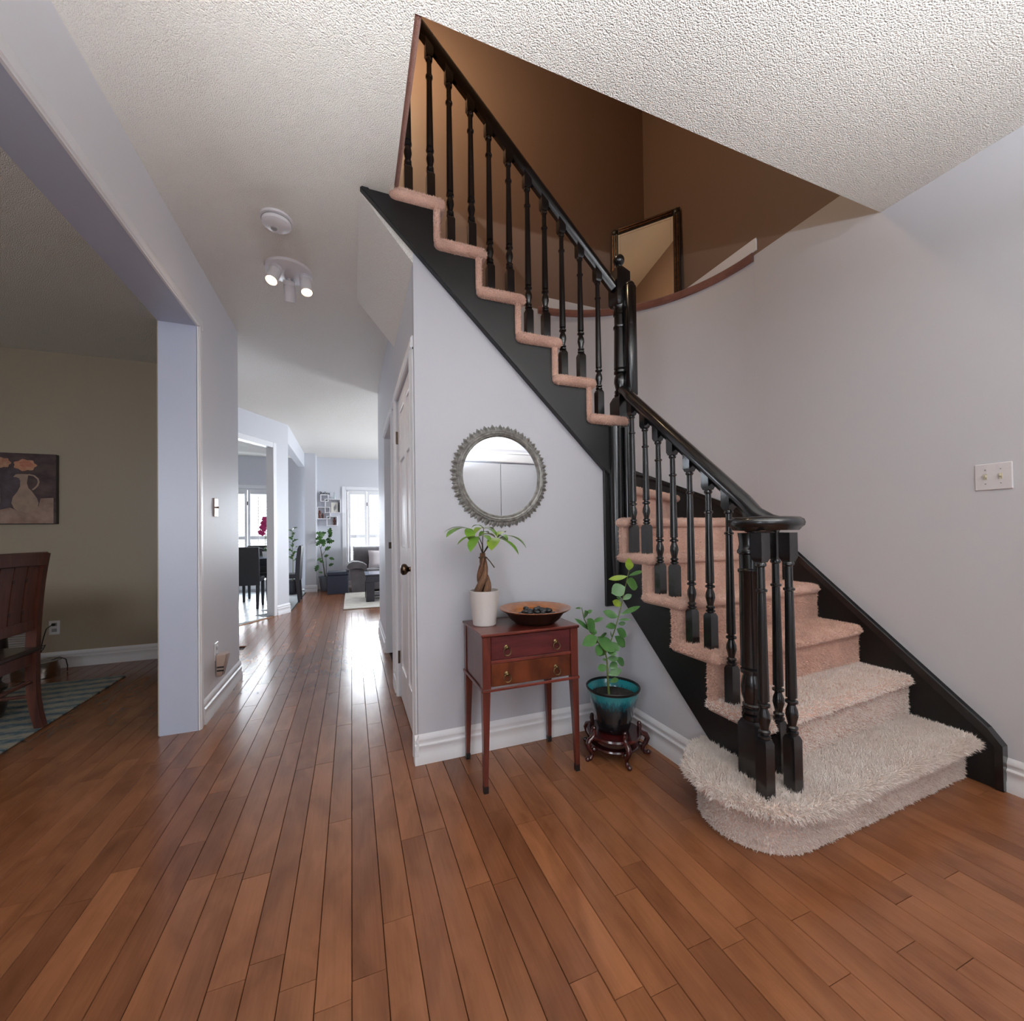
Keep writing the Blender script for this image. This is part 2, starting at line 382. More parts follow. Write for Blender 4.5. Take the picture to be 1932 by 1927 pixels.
def tealm():
    m, nt, p = _nt('teal_drip_glaze'); N = nt.nodes; Lk = nt.links.new
    g = N.new('ShaderNodeTexCoord'); s = N.new('ShaderNodeSeparateXYZ'); Lk(g.outputs['Generated'], s.inputs[0])
    at = N.new('ShaderNodeTexNoise'); at.inputs['Scale'].default_value = 9; at.inputs['Detail'].default_value = 3
    mp = N.new('ShaderNodeMapping'); mp.inputs['Scale'].default_value = (4, 4, .35); Lk(g.outputs['Generated'], mp.inputs[0]); Lk(mp.outputs[0], at.inputs['Vector'])
    k = N.new('ShaderNodeMath'); k.operation = 'MULTIPLY_ADD'; k.inputs[1].default_value = .34; Lk(at.outputs['Fac'], k.inputs[0]); Lk(s.outputs['Z'], k.inputs[2])
    r = N.new('ShaderNodeValToRGB'); e = r.color_ramp.elements; e[0].position = .55; e[0].color = (*lin((16, 20, 24)), 1); e[1].position = 1.12 if False else 1.0; e[1].color = (*lin((34, 122, 130)), 1)
    for pos, c in ((.78, (12, 36, 46)), (.92, (16, 84, 96))):
        x = e.new(pos); x.color = (*lin(c), 1)
    Lk(k.outputs[0], r.inputs[0])
    Lk(r.outputs[0], p.inputs['Base Color']); p.inputs['Roughness'].default_value = .16; p.inputs['Coat Weight'].default_value = .5
    return m
M_TEAL = tealm()

def rugm():
    m, nt, p = _nt('blue_beige_rug'); N = nt.nodes; Lk = nt.links.new
    g = N.new('ShaderNodeNewGeometry'); mp = N.new('ShaderNodeMapping'); mp.inputs['Scale'].default_value = (9, 26, 1); Lk(g.outputs['Position'], mp.inputs[0])
    n = N.new('ShaderNodeTexNoise'); n.inputs['Scale'].default_value = 1.6; n.inputs['Detail'].default_value = 6; n.inputs['Roughness'].default_value = .75; Lk(mp.outputs[0], n.inputs['Vector'])
    w = N.new('ShaderNodeTexWave'); w.bands_direction = 'Y'; w.inputs['Scale'].default_value = 2.6; w.inputs['Distortion'].default_value = 1.2; w.inputs['Detail'].default_value = 3; Lk(g.outputs['Position'], w.inputs['Vector'])
    a = N.new('ShaderNodeMath'); a.operation = 'MULTIPLY_ADD'; a.inputs[1].default_value = .22; Lk(w.outputs['Fac'], a.inputs[0]); Lk(n.outputs['Fac'], a.inputs[2])
    r = N.new('ShaderNodeValToRGB'); e = r.color_ramp.elements; e[0].position = .44; e[0].color = (*lin((66, 86, 102)), 1); e[1].position = .74; e[1].color = (*lin((162, 154, 138)), 1)
    for pos, c in ((.53, (92, 112, 122)), (.6, (130, 134, 130))):
        x = e.new(pos); x.color = (*lin(c), 1)
    Lk(a.outputs[0], r.inputs[0]); Lk(r.outputs[0], p.inputs['Base Color']); p.inputs['Roughness'].default_value = .95
    return m
M_RUG = rugm()
M_RUGL = carpet('cream_shag_rug', (176, 168, 156), (214, 208, 198))

# ------------------------------------------------------------------ dimensions of the place (metres)
XL, XR, XC, YM, YO, XO, XS = -.8336, 2.5624, .2931, 2.0653, 1.2945, .1988, 1.4522
YJ, XJ, YLE, H, Z2, YB, YF = 2.9154, -1.0126, 3.845, 2.74, 2.97, 3.12, 9.5
KB = (-.86, 6.85); KD = (.515, .857)
RISE, RUN = .198, .2137
ARC_C, ARC_R = (1.457, 2.015), 1.105
WY = -1.5

def wall_y(name, y0, y1, x0, x1, z0, z1, holes, m):
    b = B(); x = x0
    for (a, c, zl, zh) in sorted(holes):
        if a > x: b.box(x, a, y0, y1, z0, z1)
        if zl > z0: b.box(a, c, y0, y1, z0, zl)
        if zh < z1: b.box(a, c, y0, y1, zh, z1)
        x = c
    if x < x1: b.box(x, x1, y0, y1, z0, z1)
    return struct(name, b, m)
def wall_x(name, x0, x1, y0, y1, z0, z1, holes, m):
    b = B(); y = y0
    for (a, c, zl, zh) in sorted(holes):
        if a > y: b.box(x0, x1, y, a, z0, z1)
        if zl > z0: b.box(x0, x1, a, c, z0, zl)
        if zh < z1: b.box(x0, x1, a, c, zh, z1)
        y = c
    if y < y1: b.box(x0, x1, y, y1, z0, z1)
    return struct(name, b, m)

# floor: sub-floor slab, maple planks (the largest as single boards), kitchen tiles
fl = struct('floor', B().box(-4.3, 3.8, -1.6, 9.9, -.08, -.013), M_SUB)
def kx(y): return KB[0]-(KB[1]-y)*KD[0]/KD[1]
def spans(x):
    if x < -1.0126:
        o = [(-1.5, 4.79)]
        ymax = KB[1]-(KB[0]-x)*KD[1]/KD[0]
        if x > -1.75: o.append((4.95, ymax))
        return o
    if x < KB[0]: return [(-1.5, YJ), (YLE, KB[1]-(KB[0]-x)*KD[1]/KD[0])]
    if x < XL-.02: return [(-1.5, YJ), (YLE, 9.1)]
    if x < XC: return [(-1.5, 9.5)]
    if x < XS: return [(-1.5, YM), (5.02, 9.5)]
    return [(-1.5, 1.5)]
PW = .0832
plank_list = []
rp = random.Random(11)
i0 = int((-3.2+.009)/PW); i1 = int((XR+.009)/PW)
for i in range(i0, i1+1):
    xa = -.009+PW*i; xb = xa+PW
    if xb > XR: xb = XR-.001
    for (ya, yb) in spans((xa+xb)/2):
        y = ya-rp.random()*.6
        while y < yb:
            L = rp.choice((.32, .45, .6, .75, .9, 1.1))*(.85+.3*rp.random())
            a, c = max(y, ya), min(y+L, yb); y += L
            if c-a < .02: continue
            pr = [project((px_, py_, 0)) for px_ in (xa, xb) for py_ in (max(a, .25), (max(a, .25)+max(c, .3))/2, max(c, .3))]
            vis = [q for q in pr if q and -80 < q[0] < IW+80 and -80 < q[1] < IH+80]
            if not vis and c < 1.0 and a < -.2: pass
            d = math.hypot((xa+xb)/2, (a+c)/2)
            ar = (c-a)/(d**3) if vis else 0
            if XR > (xa+xb)/2 > 1.55 and a > 1.05: ar = 0
            plank_list.append((ar, xa, xb, a, c))
plank_list.sort(reverse=True)
_pm = None
GAP = .0011
far = B()
for k, (ar, xa, xb, a, c) in enumerate(plank_list):
    if k < 300 and ar > 0:
        if _pm is None:
            q = B().box(-.5, .5, -.5, .5, -1, 0)
            # chamfered long edges: an eight-sided bar
            q = B().prism([(-.5, -1), (.5, -1), (.5, -.14), (.485, 0), (-.485, 0), (-.5, -.14)], -.5, .5, 1)
            po = obj('plank', q, M_PLANK, flat=True); _pm = po.data
        else:
            po = bpy.data.objects.new('plank', _pm); C.objects.link(po)
        po.parent = fl
        po.location = ((xa+xb)/2, (a+c)/2, rp.uniform(-.0004, .0002))
        po.scale = (xb-xa-2*GAP*.6, c-a-GAP*1.6, .012)
    else:
        far.prism([(xa+GAP*.6, -.012), (xb-GAP*.6, -.012), (xb-GAP*.6, -.001), (xb-GAP*1.6, 0), (xa+GAP*1.6, 0), (xa+GAP*.6, -.001)], a+GAP*.8, c-GAP*.8, 1)
fo = obj('plank_field', far, M_PLANKS, fl, flat=True); fo['kind'] = 'stuff'

kf = struct('floor_kitchen', B().prism([(KB[0]-.002, KB[1]+.05), (KB[0]-.002, 9.75), (-4.2, 9.75), (-4.2, 4.96), (-1.98, 4.96), (KB[0]-.05, KB[1]-.02)], -.0128, -.002, 2), M_GROUT)
TS = .305; tn = 0; tmesh = None
for i in range(-14, 15):
    for j in range(-14, 15):
        a = R(45); cx_, cy_ = -1.5+TS*(i*math.cos(a)-j*math.sin(a)), 7.6+TS*(i*math.sin(a)+j*math.cos(a))
        if cy_ > 9.5 or cx_ < -2.5: continue
        if cx_ > (KB[0] if cy_ > KB[1] else kx(cy_))-.22: continue
        if cy_ < 5.9: continue
        if tmesh is None:
            to = obj('tile', B().box(-.149, .149, -.149, .149, -.0075, .0, .002), M_TILE, flat=True); tmesh = to.data
        else:
            to = bpy.data.objects.new('tile', tmesh); C.objects.link(to)
        to.parent = kf; to.location = (cx_, cy_, .005); to.rotation_euler = (0, 0, a)
# wooden threshold along the tiles
th = B(); dx, dy = KD
th.add([(KB[0]-dx*1.3-.02*dy, KB[1]-dy*1.3+.02*dx, 0), (KB[0]-.02*dy, KB[1]+.02*dx, 0), (KB[0]+.015*dy, KB[1]-.015*dx, 0), (KB[0]-dx*1.3+.015*dy, KB[1]-dy*1.3-.015*dx, 0),
        (KB[0]-dx*1.3-.01*dy, KB[1]-dy*1.3+.01*dx, .008), (KB[0]-.01*dy, KB[1]+.01*dx, .008), (KB[0]+.005*dy, KB[1]-.005*dx, .008), (KB[0]-dx*1.3+.005*dy, KB[1]-dy*1.3-.005*dx, .008)],
       [(4, 5, 6, 7), (0, 1, 5, 4), (1, 2, 6, 5), (2, 3, 7, 6), (3, 0, 4, 7), (0, 3, 2, 1)])
struct('trim_1', th, mat('oak_threshold', (150, 108, 76), .4))

# ceilings
cb = B().box(-4.3, XO, WY-.1, 9.9, H, Z2)
cb.box(XO, 2.68, WY-.1, YO, H, Z2).box(XO, 3.8, YB+.1, 9.9, H, Z2)
struct('ceiling', cb, M_CEIL)
struct('ceiling_soffit', B().prism([(.045, H+.001), (.3, 2.44), (.3, H+.001)], 2.068, 3.05, 1), M_CEIL)
struct('ceiling_upper', B().box(-2.1, 2.68, 1.1, 3.3, 5.41, 5.5), mat('cream_upper_ceiling', (226, 214, 196), .9))
struct('floor_upper', B().box(-2.0, XO+.001, YO, YB, Z2, Z2+.012), M_CARPET)

# walls of the stair well
struct('wall_right', B().box(XR, 2.68, WY, ARC_C[1]+.02, 0, Z2), M_WALL)
n = 40
arc_in = [(ARC_C[0]+ARC_R*math.cos(PI/2*k/n), ARC_C[1]+ARC_R*math.sin(PI/2*k/n)) for k in range(n+1)]
arc_out = [(ARC_C[0]+(ARC_R+.03)*math.cos(PI/2*k/n), ARC_C[1]+(ARC_R+.03)*math.sin(PI/2*k/n)) for k in range(n+1)]
struct('wall_curved', B().prism(arc_in+arc_out[::-1], .2, 2.935, 2), M_WALL)
struct('wall_stair_back', B().box(.40, ARC_C[0]+.002, YB, YB+.1, 1.2, Z2), M_WALL)
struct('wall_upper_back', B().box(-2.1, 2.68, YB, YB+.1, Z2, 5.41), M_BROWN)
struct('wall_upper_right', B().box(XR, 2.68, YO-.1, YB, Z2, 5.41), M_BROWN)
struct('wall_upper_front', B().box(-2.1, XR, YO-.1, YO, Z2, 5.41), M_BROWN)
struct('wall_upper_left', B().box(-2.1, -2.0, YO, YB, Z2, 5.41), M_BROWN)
# curved ledge with carpet edge
corner = [(XR-.001, YB-.001)]
struct('ledge_shelf', B().prism(arc_in[:1]+arc_in+[(XR-.001, YB-.001)], 2.936, 2.965, 2), M_WALL)
lr = []
for k in range(n+1):
    a = PI/2*k/n; c, s = math.cos(a), math.sin(a); ring = []
    for (o, z) in ((.012, 2.93), (-.018, 2.932), (-.03, 2.948), (-.03, 2.972), (-.018, 2.986), (.012, 2.988)):
        ring.append((ARC_C[0]+(ARC_R+o)*c, ARC_C[1]+(ARC_R+o)*s, z))
    lr.append(ring)
struct('trim_ledge_carpet', B().loft(lr), M_LEDGEC)
struct('baseboard_ledge', B().box(XR-.014, XR-.001, 1.985, 3.1, 2.99, 3.075, .003).box(1.5, 2.55, YB-.014, YB-.001, 2.99, 3.075, .003), M_TRIM)
# carpet-wrapped edge of the opening beside the stairs
struct('trim_opening_carpet', B().box(XO+.0005, XO+.022, YO+.002, 2.0, H+.004, Z2+.02, .008), M_LEDGEC)

# wall below the upper flight, side wall below the lower flight
def zu(x): return 1.472+(1.357-x)*.958          # lower edge of the upper stringer
def zl(y): return .18+(y-1.354)*.86             # lower edge of the lower stringer
struct('wall_mirror', B().prism([(XC, 0), (XS, 0), (XS, zu(XS)+.05), (XC, zu(XC)+.03)], YM, YM+.06, 1), M_WALL_SHADED)
struct('wall_stair_side', B().prism([(1.27, 0), (YM, 0), (YM, zl(YM)+.03), (1.27, zl(1.27)+.03)], XS, XS+.05, 0), M_WALL)
DY0, DY1, DZ = 2.165, 2.965, 2.035
EY0, EY1, EZ = 3.24, 4.1, 2.03
cw = B().box(XC, .40, YM+.06, DY0, 0, 2.44).box(XC, .40, DY0, DY1, DZ, 2.44).box(XC, .40, DY1, 3.05, 0, 2.44)
cw.box(XC, .40, 3.05, EY0, 0, H).box(XC, .40, EY0, EY1, EZ, H).box(XC, .40, EY1, 5.02, 0, H)
struct('wall_hall_right', cw, M_WALL)
sr = B().box(.40, 1.4, 3.15, 3.2, 0, 2.5).box(1.35, 1.4, 3.2, 4.14, 0, 2.5).box(.40, 1.4, 4.12, 4.2, 0, 2.5).box(.40, 1.4, 3.15, 4.2, 2.45, 2.5)
struct('wall_side_room', sr, M_WALL)
struct('wall_living_front', B().box(.40, 3.7, 4.9, 5.02, 0, H), M_WALL)
WIN2 = (-.11, 1.5, .45, 2.07)
wall_y('wall_far', YF, YF+.12, -.66, 3.7, 0, H, [WIN2], M_WALL)
WIN5 = (6.8, 8.4, .7, 2.1)
wall_x('wall_living_right', 3.6, 3.72, 5.02, YF, 0, H, [WIN5], M_WALL)
struct('wall_pier', B().box(KB[0], -.66, 9.1, YF+.12, 0, H), M_WALL)
struct('wall_kitchen_header', B().box(KB[0]-.11, KB[0], KB[1], 9.1, 2.47, H), M_WALL)
WIN1 = (-2.78, -1.52, .12, 2.08)
wall_y('wall_kitchen_back', 9.75, 9.87, -4.2, KB[0], 0, H, [WIN1], M_WALL)
struct('wall_kitchen_left', B().box(-4.3, -4.2, 4.95, 9.87, 0, H), M_WALL)
MA = Matrix.Translation((KB[0], KB[1], 0)) @ Matrix.Rotation(math.atan2(-KD[1], -KD[0]), 4, 'Z')
aw = B().box(0, .26, -.14, 0, 0, H, M=MA).box(.26, 1.36, -.14, 0, 2.36, H, M=MA).box(1.36, 2.25, -.14, 0, 0, H, M=MA)
struct('wall_kitchen_angled', aw, M_WALL)
at_ = B().box(.245, .31, -.002, .014, 0, 2.42, .004, M=MA).box(.31, 1.3, -.002, .014, 2.345, 2.42, .004, M=MA).box(.258, .262, -.14, 0, 0, 2.36, M=MA)
struct('trim_2', at_, M_TRIM)

# left wall, wide cased opening to the dining room
lw = B().box(XJ, XL, YJ, YLE, 0, H).box(XJ, XL, -.75, YJ, 2.354, H).box(XJ, XL, WY, -.75, 0, H)
struct('wall_left', lw, M_WALLW)
struct('trim_3', B().box(XJ-.003, XL+.002, YJ-.012, YJ, 0, 2.352).box(XJ-.003, XL+.002, -.75, YJ-.012, 2.344, 2.354), M_TRIM_TINT)
def casing_prof(): return [(0, 0), (.068, 0), (.068, .006), (.058, .012), (.034, .012), (.03, .016), (.01, .016), (.006, .01), (0, .01)]
cs = B()
# vertical leg: profile in (y from the jamb, x proud of the wall); horizontal leg under the header
cs.loft([[(XL+p, YJ-.012+a, z) for a, p in casing_prof()] for z in (0.0, 2.354)])
cs.loft([[(XL+p, y, 2.342+a) for a, p in casing_prof()] for y in (-.8, YJ+.056)])
struct('trim_4', cs, M_TRIM)
struct('wall_hall_left_return', B().box(-1.32, XJ, YLE, 4.6, 0, H).box(-1.32, -1.15, 4.6, 4.95, 0, H), M_WALL)
struct('wall_dining_back', B().box(-4.2, -1.32, 4.79, 4.95, 0, H), M_OLIVE)
struct('wall_dining_right', B().box(XJ-.012, XJ, YJ, 3.845, 0, H).box(-1.332, -1.32, 3.845, 4.79, 0, H), M_OLIVE)
struct('wall_dining_left', B().box(-4.3, -4.2, WY, 4.95, 0, H), M_OLIVE)
WIN3 = (-.1, .8, .5, 2.25); WIN4 = (-3.5, -1.7, .8, 2.1)
wall_y('wall_front', WY-.1, WY, -4.3, 2.68, 0, H, [WIN3, WIN4], M_WALL)

# baseboards
BBP = [(0, 0), (.019, 0), (.019, .038), (.0135, .05), (.0135, .078), (.0165, .083), (.0165, .09), (.009, .097), (.009, .108), (.0115, .112), (.0115, .119), (.006, .13), (.0, .14)]
def baseboard(name, p, q, nrm, m=M_TRIM, k=1.0):
    b = B(); nx, ny = nrm
    rings = [[(pt[0]+nx*a, pt[1]+ny*a, z*k) for a, z in BBP] for pt in (p, q)]
    b.loft(rings); return struct(name, b, m)
baseboard('baseboard_mirror', (XC-.018, YM), (XS-.017, YM), (0, -1))
baseboard('baseboard_side', (XS, YM), (XS, 1.37), (-1, 0))
baseboard('baseboard_right', (XR, .905), (XR, WY), (-1, 0))
baseboard('baseboard_left', (XL, YJ+.06), (XL, YLE+.018), (1, 0))
baseboard('baseboard_closet', (XC, YM-.018), (XC, DY0-.068), (-1, 0))
baseboard('baseboard_closet_far', (XC, DY1+.068), (XC, EY0-.06), (-1, 0))
baseboard('baseboard_hall_right', (XC, EY1+.0), (XC, 5.038), (-1, 0))
baseboard('baseboard_dining', (-4.2, 4.79), (-1.33, 4.79), (0, -1))
baseboard('baseboard_pier', (KB[0]-.01, 9.1), (-.642, 9.1), (0, -1))
baseboard('baseboard_far', (-.64, YF), (3.6, YF), (0, -1))
nx, ny = KD[1], -KD[0]
baseboard('baseboard_angled', (KB[0]+KD[0]*.012, KB[1]+KD[1]*.012), (KB[0]-KD[0]*.242, KB[1]-KD[1]*.242), (nx, ny))

# ------------------------------------------------------------------ doors
# six-panel closet door in the hall
door = struct('door_1', B().box(XC+.022, XC+.05, DY0, DY1, .008, DZ-.004), M_DOOR)
def rail(y0, y1, z0, z1): obj('door_rail', B().box(XC+.012, XC+.03, y0, y1, z0, z1, .003), M_DOOR, door)
ST = .105; MY = (DY0+DY1)/2
zs = [(.008, .235), (.885, 1.03), (1.60, 1.71), (1.93, DZ-.004)]
for (a, c) in ((DY0+.003, DY0+ST), (DY1-ST, DY1-.003), (MY-.05, MY+.05)): obj('door_stile', B().box(XC+.0118, XC+.03, a, c, .008, DZ-.004, .003), M_DOOR, door)
for (a, c) in zs:
    for (ya, yb) in ((DY0+ST, MY-.05), (MY+.05, DY1-ST)): rail(ya, yb, a, c)
for (za, zb) in ((.235, .885), (1.03, 1.60), (1.71, 1.93)):
    for (ya, yb) in ((DY0+ST, MY-.05), (MY+.05, DY1-ST)):
        i = .014; j = .045
        r0 = [(ya+i, za+i), (yb-i, za+i), (yb-i, zb-i), (ya+i, zb-i)]; r1 = [(ya+j, za+j), (yb-j, za+j), (yb-j, zb-j), (ya+j, zb-j)]
        obj('door_panel', B().loft([[(XC+.03, a, c) for a, c in r0], [(XC+.021, a, c) for a, c in r0], [(XC+.014, a, c) for a, c in r1]]), M_DOOR, door)
MK = Matrix.Translation((XC+.012, DY0+.06, .93)) @ Matrix.Rotation(-PI/2, 4, 'Y')
obj('knob', B().lathe([(.032, 0), (.033, .003), (.03, .007), (.014, .009), (.012, .028), (.017, .034), (.027, .042), (.03, .052), (.028, .062), (.018, .07), (.004, .072)], seg=24, M=MK), M_BRONZE, door)
for z in (.27, 1.78): obj('hinge', B().box(XC-.004, XC+.014, DY1-.002, DY1+.012, z-.045, z+.045, .003), M_HINGE, door)
dc = B()
for ya, sg in ((DY0, -1), (DY1, 1)):
    dc.loft([[(XC-p, ya+sg*a, z) for a, p in casing_prof()] for z in (0, DZ+.01)])
dc.loft([[(XC-p, y, DZ+a) for a, p in casing_prof()] for y in (DY0-.068, DY1+.068)])
struct('trim_5', dc, M_TRIM)
# cased opening farther along the hall
dj = B().box(XC-.002, .402, EY1-.012, EY1, 0, EZ).box(XC-.002, .402, EY0, EY0+.012, 0, EZ).box(XC-.002, .402, EY0, EY1, EZ-.012, EZ)
dj.loft([[(XC-p, EY0-a, z) for a, p in casing_prof()] for z in (0, EZ+.01)])
dj.loft([[(XC-p, y, EZ+a) for a, p in casing_prof()] for y in (EY0-.068, EY1)])
struct('trim_6', dj, M_TRIM)
sp = obj('strike_plate', B().box(.325, .35, EY1-.0135, EY1-.012, .98, 1.04, .0005), M_HINGE, bpy.data.objects['trim_6'])
# white closet doors on the front wall, seen in the round mirror
M_CLOS = mat('grey_white_closet_paint', (196, 200, 208), .4)
cd = struct('door_2', B().box(1.36, 1.985, WY, WY+.035, .01, 2.1, .004), M_CLOS)
cd = struct('door_3', B().box(1.992, 2.55, WY, WY+.035, .01, 2.1, .004), M_CLOS)
struct('trim_7', B().box(1.29, XR, WY, WY+.05, 2.12, 2.24, .008).box(1.29, 1.35, WY, WY+.045, 0, 2.12, .006).box(1.27, XR, WY, WY+.06, 2.24, 2.265, .004), M_TRIM)

# ------------------------------------------------------------------ windows with shutters
def window_y(idx, hole, y, thick, face, shutters, mid=None):
    x0, x1, z0, z1 = hole
    w = struct('window_%d' % idx, B().box(x0, x0+.04, y, y+thick, z0, z1).box(x1-.04, x1, y, y+thick, z0, z1).box(x0+.04, x1-.04, y, y+thick, z0, z0+.04).box(x0+.04, x1-.04, y, y+thick, z1-.04, z1), M_TRIM)
    obj('pane', B().box(x0+.04, x1-.04, y+thick*.5, y+thick*.5+.006, z0+.04, z1-.04), M_GLASS, w)
    s = face
    f = B(); yo = y if s < 0 else y+thick; ya, yb = (yo-.02, yo) if s < 0 else (yo, yo+.02); c = .075
    f.box(x0-c, x0, ya, yb, z0-c, z1+c, .005).box(x1, x1+c, ya, yb, z0-c, z1+c, .005).box(x0, x1, ya, yb, z1, z1+c, .005).box(x0, x1, ya, yb, z0-c, z0, .005)
    obj('casing', f, M_TRIM, w)
    for k, (a, c) in enumerate(shutters):
        yy = y-.012
        sh = obj('shutter_panel', B().box(a, a+.05, yy-.012, yy+.015, z0+.01, z1-.01, .003).box(c-.05, c, yy-.012, yy+.015, z0+.01, z1-.01, .003)
                 .box(a+.05, c-.05, yy-.012, yy+.015, z0+.01, z0+.1, .003).box(a+.05, c-.05, yy-.012, yy+.015, z1-.1, z1-.01, .003)
                 .box(a+.05, c-.05, yy-.012, yy+.015, 1.05, 1.12, .003), M_SHUT, w)
        z = z0+.12; me = None
        while z < z1-.1:
            if abs(z-1.085) > .05:
                if me is None:
                    t = B().box(a+.052, c-.052, -.03, .03, -.004, .004, .002, M=Matrix.Translation((0, yy, z)) @ Matrix.Rotation(R(14), 4, 'X'))
                    lo = obj('slat', t, M_SHUT, sh); me = lo.data; zref = z
                else:
                    lo = bpy.data.objects.new('slat', me); C.objects.link(lo); lo.parent = sh; lo.location = (0, 0, z-zref)
            z += .062
        obj('tilt_rod', B().box((a+c)/2-.006, (a+c)/2+.006, yy-.042, yy-.034, z0+.14, z1-.14), M_SHUT, sh)
        if k: 
            for hz in (z0+.35, z1-.3): obj('hinge', B().box(a-.008, a+.006, yy-.016, yy-.012, hz-.04, hz+.04), M_HINGE, sh)
    return w
x0, x1 = WIN1[0]+.04, WIN1[1]-.04; s3 = (x1-x0)/3
window_y(1, WIN1, 9.75, .12, -1, [(x0+s3*k+.003, x0+s3*(k+1)-.003) for k in range(3)])
x0, x1 = WIN2[0]+.04, WIN2[1]-.04; s3 = (x1-x0)/4
window_y(2, WIN2, YF, .12, -1, [(x0+s3*k+.003, x0+s3*(k+1)-.003) for k in range(4)])
window_y(3, WIN3, WY-.1, .1, 1, [])
window_y(4, WIN4, WY-.1, .1, 1, [])
w5 = struct('window_5', B().box(3.6, 3.72, WIN5[0], WIN5[0]+.04, WIN5[2], WIN5[3]).box(3.6, 3.72, WIN5[1]-.04, WIN5[1], WIN5[2], WIN5[3]).box(3.6, 3.72, WIN5[0], WIN5[1], WIN5[2], WIN5[2]+.04).box(3.6, 3.72, WIN5[0], WIN5[1], WIN5[3]-.04, WIN5[3]), M_TRIM)
obj('pane', B().box(3.655, 3.662, WIN5[0]+.04, WIN5[1]-.04, WIN5[2]+.04, WIN5[3]-.04), M_GLASS, w5)

# ------------------------------------------------------------------ staircase
def outline_normals(pts):
    n = len(pts); out = []
    ar = sum(pts[i][0]*pts[(i+1) % n][1]-pts[(i+1) % n][0]*pts[i][1] for i in range(n))
    sg = 1 if ar > 0 else -1
    for i in range(n):
        a, b, c = Vector(pts[i-1]), Vector(pts[i]), Vector(pts[(i+1) % n])
        e1, e2 = (b-a).normalized(), (c-b).normalized()
        n1, n2 = Vector((e1.y, -e1.x))*sg, Vector((e2.y, -e2.x))*sg
        m = (n1+n2).normalized(); k = max(m.dot(n1), .5)
        out.append((m.x/k, m.y/k))
    return out
def round_poly(pts, r, n=4):
    out = []; N = len(pts)
    for i in range(N):
        a, b, c = Vector(pts[i-1]), Vector(pts[i]), Vector(pts[(i+1) % N])
        u, v = (a-b), (c-b); rr = min(r, .45*u.length, .45*v.length); u.normalize(); v.normalize()
        if u.dot(v) < -.97: out.append(tuple(b)); continue
        p, q = b+u*rr, b+v*rr
        for k in range(n+1):
            t = k/n; w = p*(1-t)**2+b*2*t*(1-t)+q*t*t; out.append((w.x, w.y))
    return out
stairs = thing('staircase', (1.95, 1.2, 0), 'carpeted winding staircase with black stringers, pink carpet and rounded bottom step', 'staircase')
stairs_tr = []
def tread(pts, k, rad=.035, r=.028):
    p = round_poly(pts, rad)
    o = obj('tread', B().slab(p, outline_normals(p), RISE*k, r), M_CARPET, stairs, sharp=60); stairs_tr.append((o, k)); return o
def arcp(a0, a1, r, n=8): return [(ARC_C[0]+r*math.cos(R(a0+(a1-a0)*i/n)), ARC_C[1]+r*math.sin(R(a0+(a1-a0)*i/n))) for i in range(n+1)]
XI, XOUT, SKR = 1.402, 2.533, ARC_R-.03
def nf(k, x): return 1.352+.2085*(k-3)+.08*(x-1.96)
# bottom step with a bull nose
def bull(cx_, cy_, r, f0, f1, yb):
    p = [(XOUT, f1)]; p = [(XOUT, yb), (1.9, yb)]
    p += [(cx_+r*math.cos(a), cy_+r*math.sin(a)) for a in [R(95+175*i/14) for i in range(15)]]
    p += [(1.7, f0+(f1-f0)*.25), (XOUT, f1)]
    return p
p = bull(1.45, 1.185, .26, .928, .968, 1.42)
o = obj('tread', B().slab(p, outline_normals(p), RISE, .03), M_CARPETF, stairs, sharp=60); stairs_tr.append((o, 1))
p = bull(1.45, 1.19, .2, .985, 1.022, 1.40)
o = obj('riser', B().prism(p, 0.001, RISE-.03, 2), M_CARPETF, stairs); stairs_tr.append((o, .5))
for k in range(2, 6):
    tread([(XI, nf(k, XI)), (XOUT, nf(k, XOUT)), (XOUT, nf(k, XOUT)+RUN+.07), (XI, nf(k, XI)+RUN+.075)], k)
for k in range(2, 7):
    a, c = nf(k, 1.425)+.03, nf(k, XOUT)+.03
    o = obj('riser', B().prism([(1.418, a), (XOUT, c), (XOUT, c+.04), (1.418, a+.04)], RISE*(k-1)-.02, RISE*k-.03, 2), M_CARPET, stairs); stairs_tr.append((o, k-.5))
# winders
tread([(XI, nf(6, XI)), (XOUT-.003, nf(6, XOUT))]+arcp(4, 38, SKR)+[(1.56, 2.14), (XI, 2.10)], 6)
tread([(1.47, 2.02), (1.60, 2.06)]+arcp(29.5, 66, SKR)+[(1.56, 2.16)], 7)
tread([(1.46, 2.07), (1.52, 2.10)]+arcp(59, 90, SKR)+[(1.40, 3.085), (1.40, 2.1)], 8)
for k, a in ((7, 33), (8, 62.5)):
    c_, s_ = math.cos(R(a)), math.sin(R(a)); q = Vector((-s_, c_))*.01
    u, w = Vector((1.51, 2.05)), Vector((ARC_C[0]+SKR*c_, ARC_C[1]+SKR*s_))
    o = obj('riser', B().prism([tuple(u-q), tuple(w-q), tuple(w+q), tuple(u+q)], RISE*(k-1), RISE*k-.03, 2), M_CARPET, stairs); stairs_tr.append((o, k-.5))
def xf(k): return 1.52-RUN*(k-9)
o = obj('riser', B().box(1.466, 1.487, 2.06, 3.1, RISE*8, RISE*9-.03), M_CARPET, stairs); stairs_tr.append((o, 8.5))
for k in range(9, 15):
    tread([(xf(k)-.275, 2.003), (xf(k), 2.003), (xf(k), 3.1), (xf(k)-.275, 3.1)], k)
for k in range(10, 16):
    o = obj('riser', B().box(xf(k)-.062, xf(k)-.03, 2.02, 3.1, RISE*(k-1)-.02, RISE*k-.03, .006), M_CARPET, stairs); stairs_tr.append((o, k-.5))
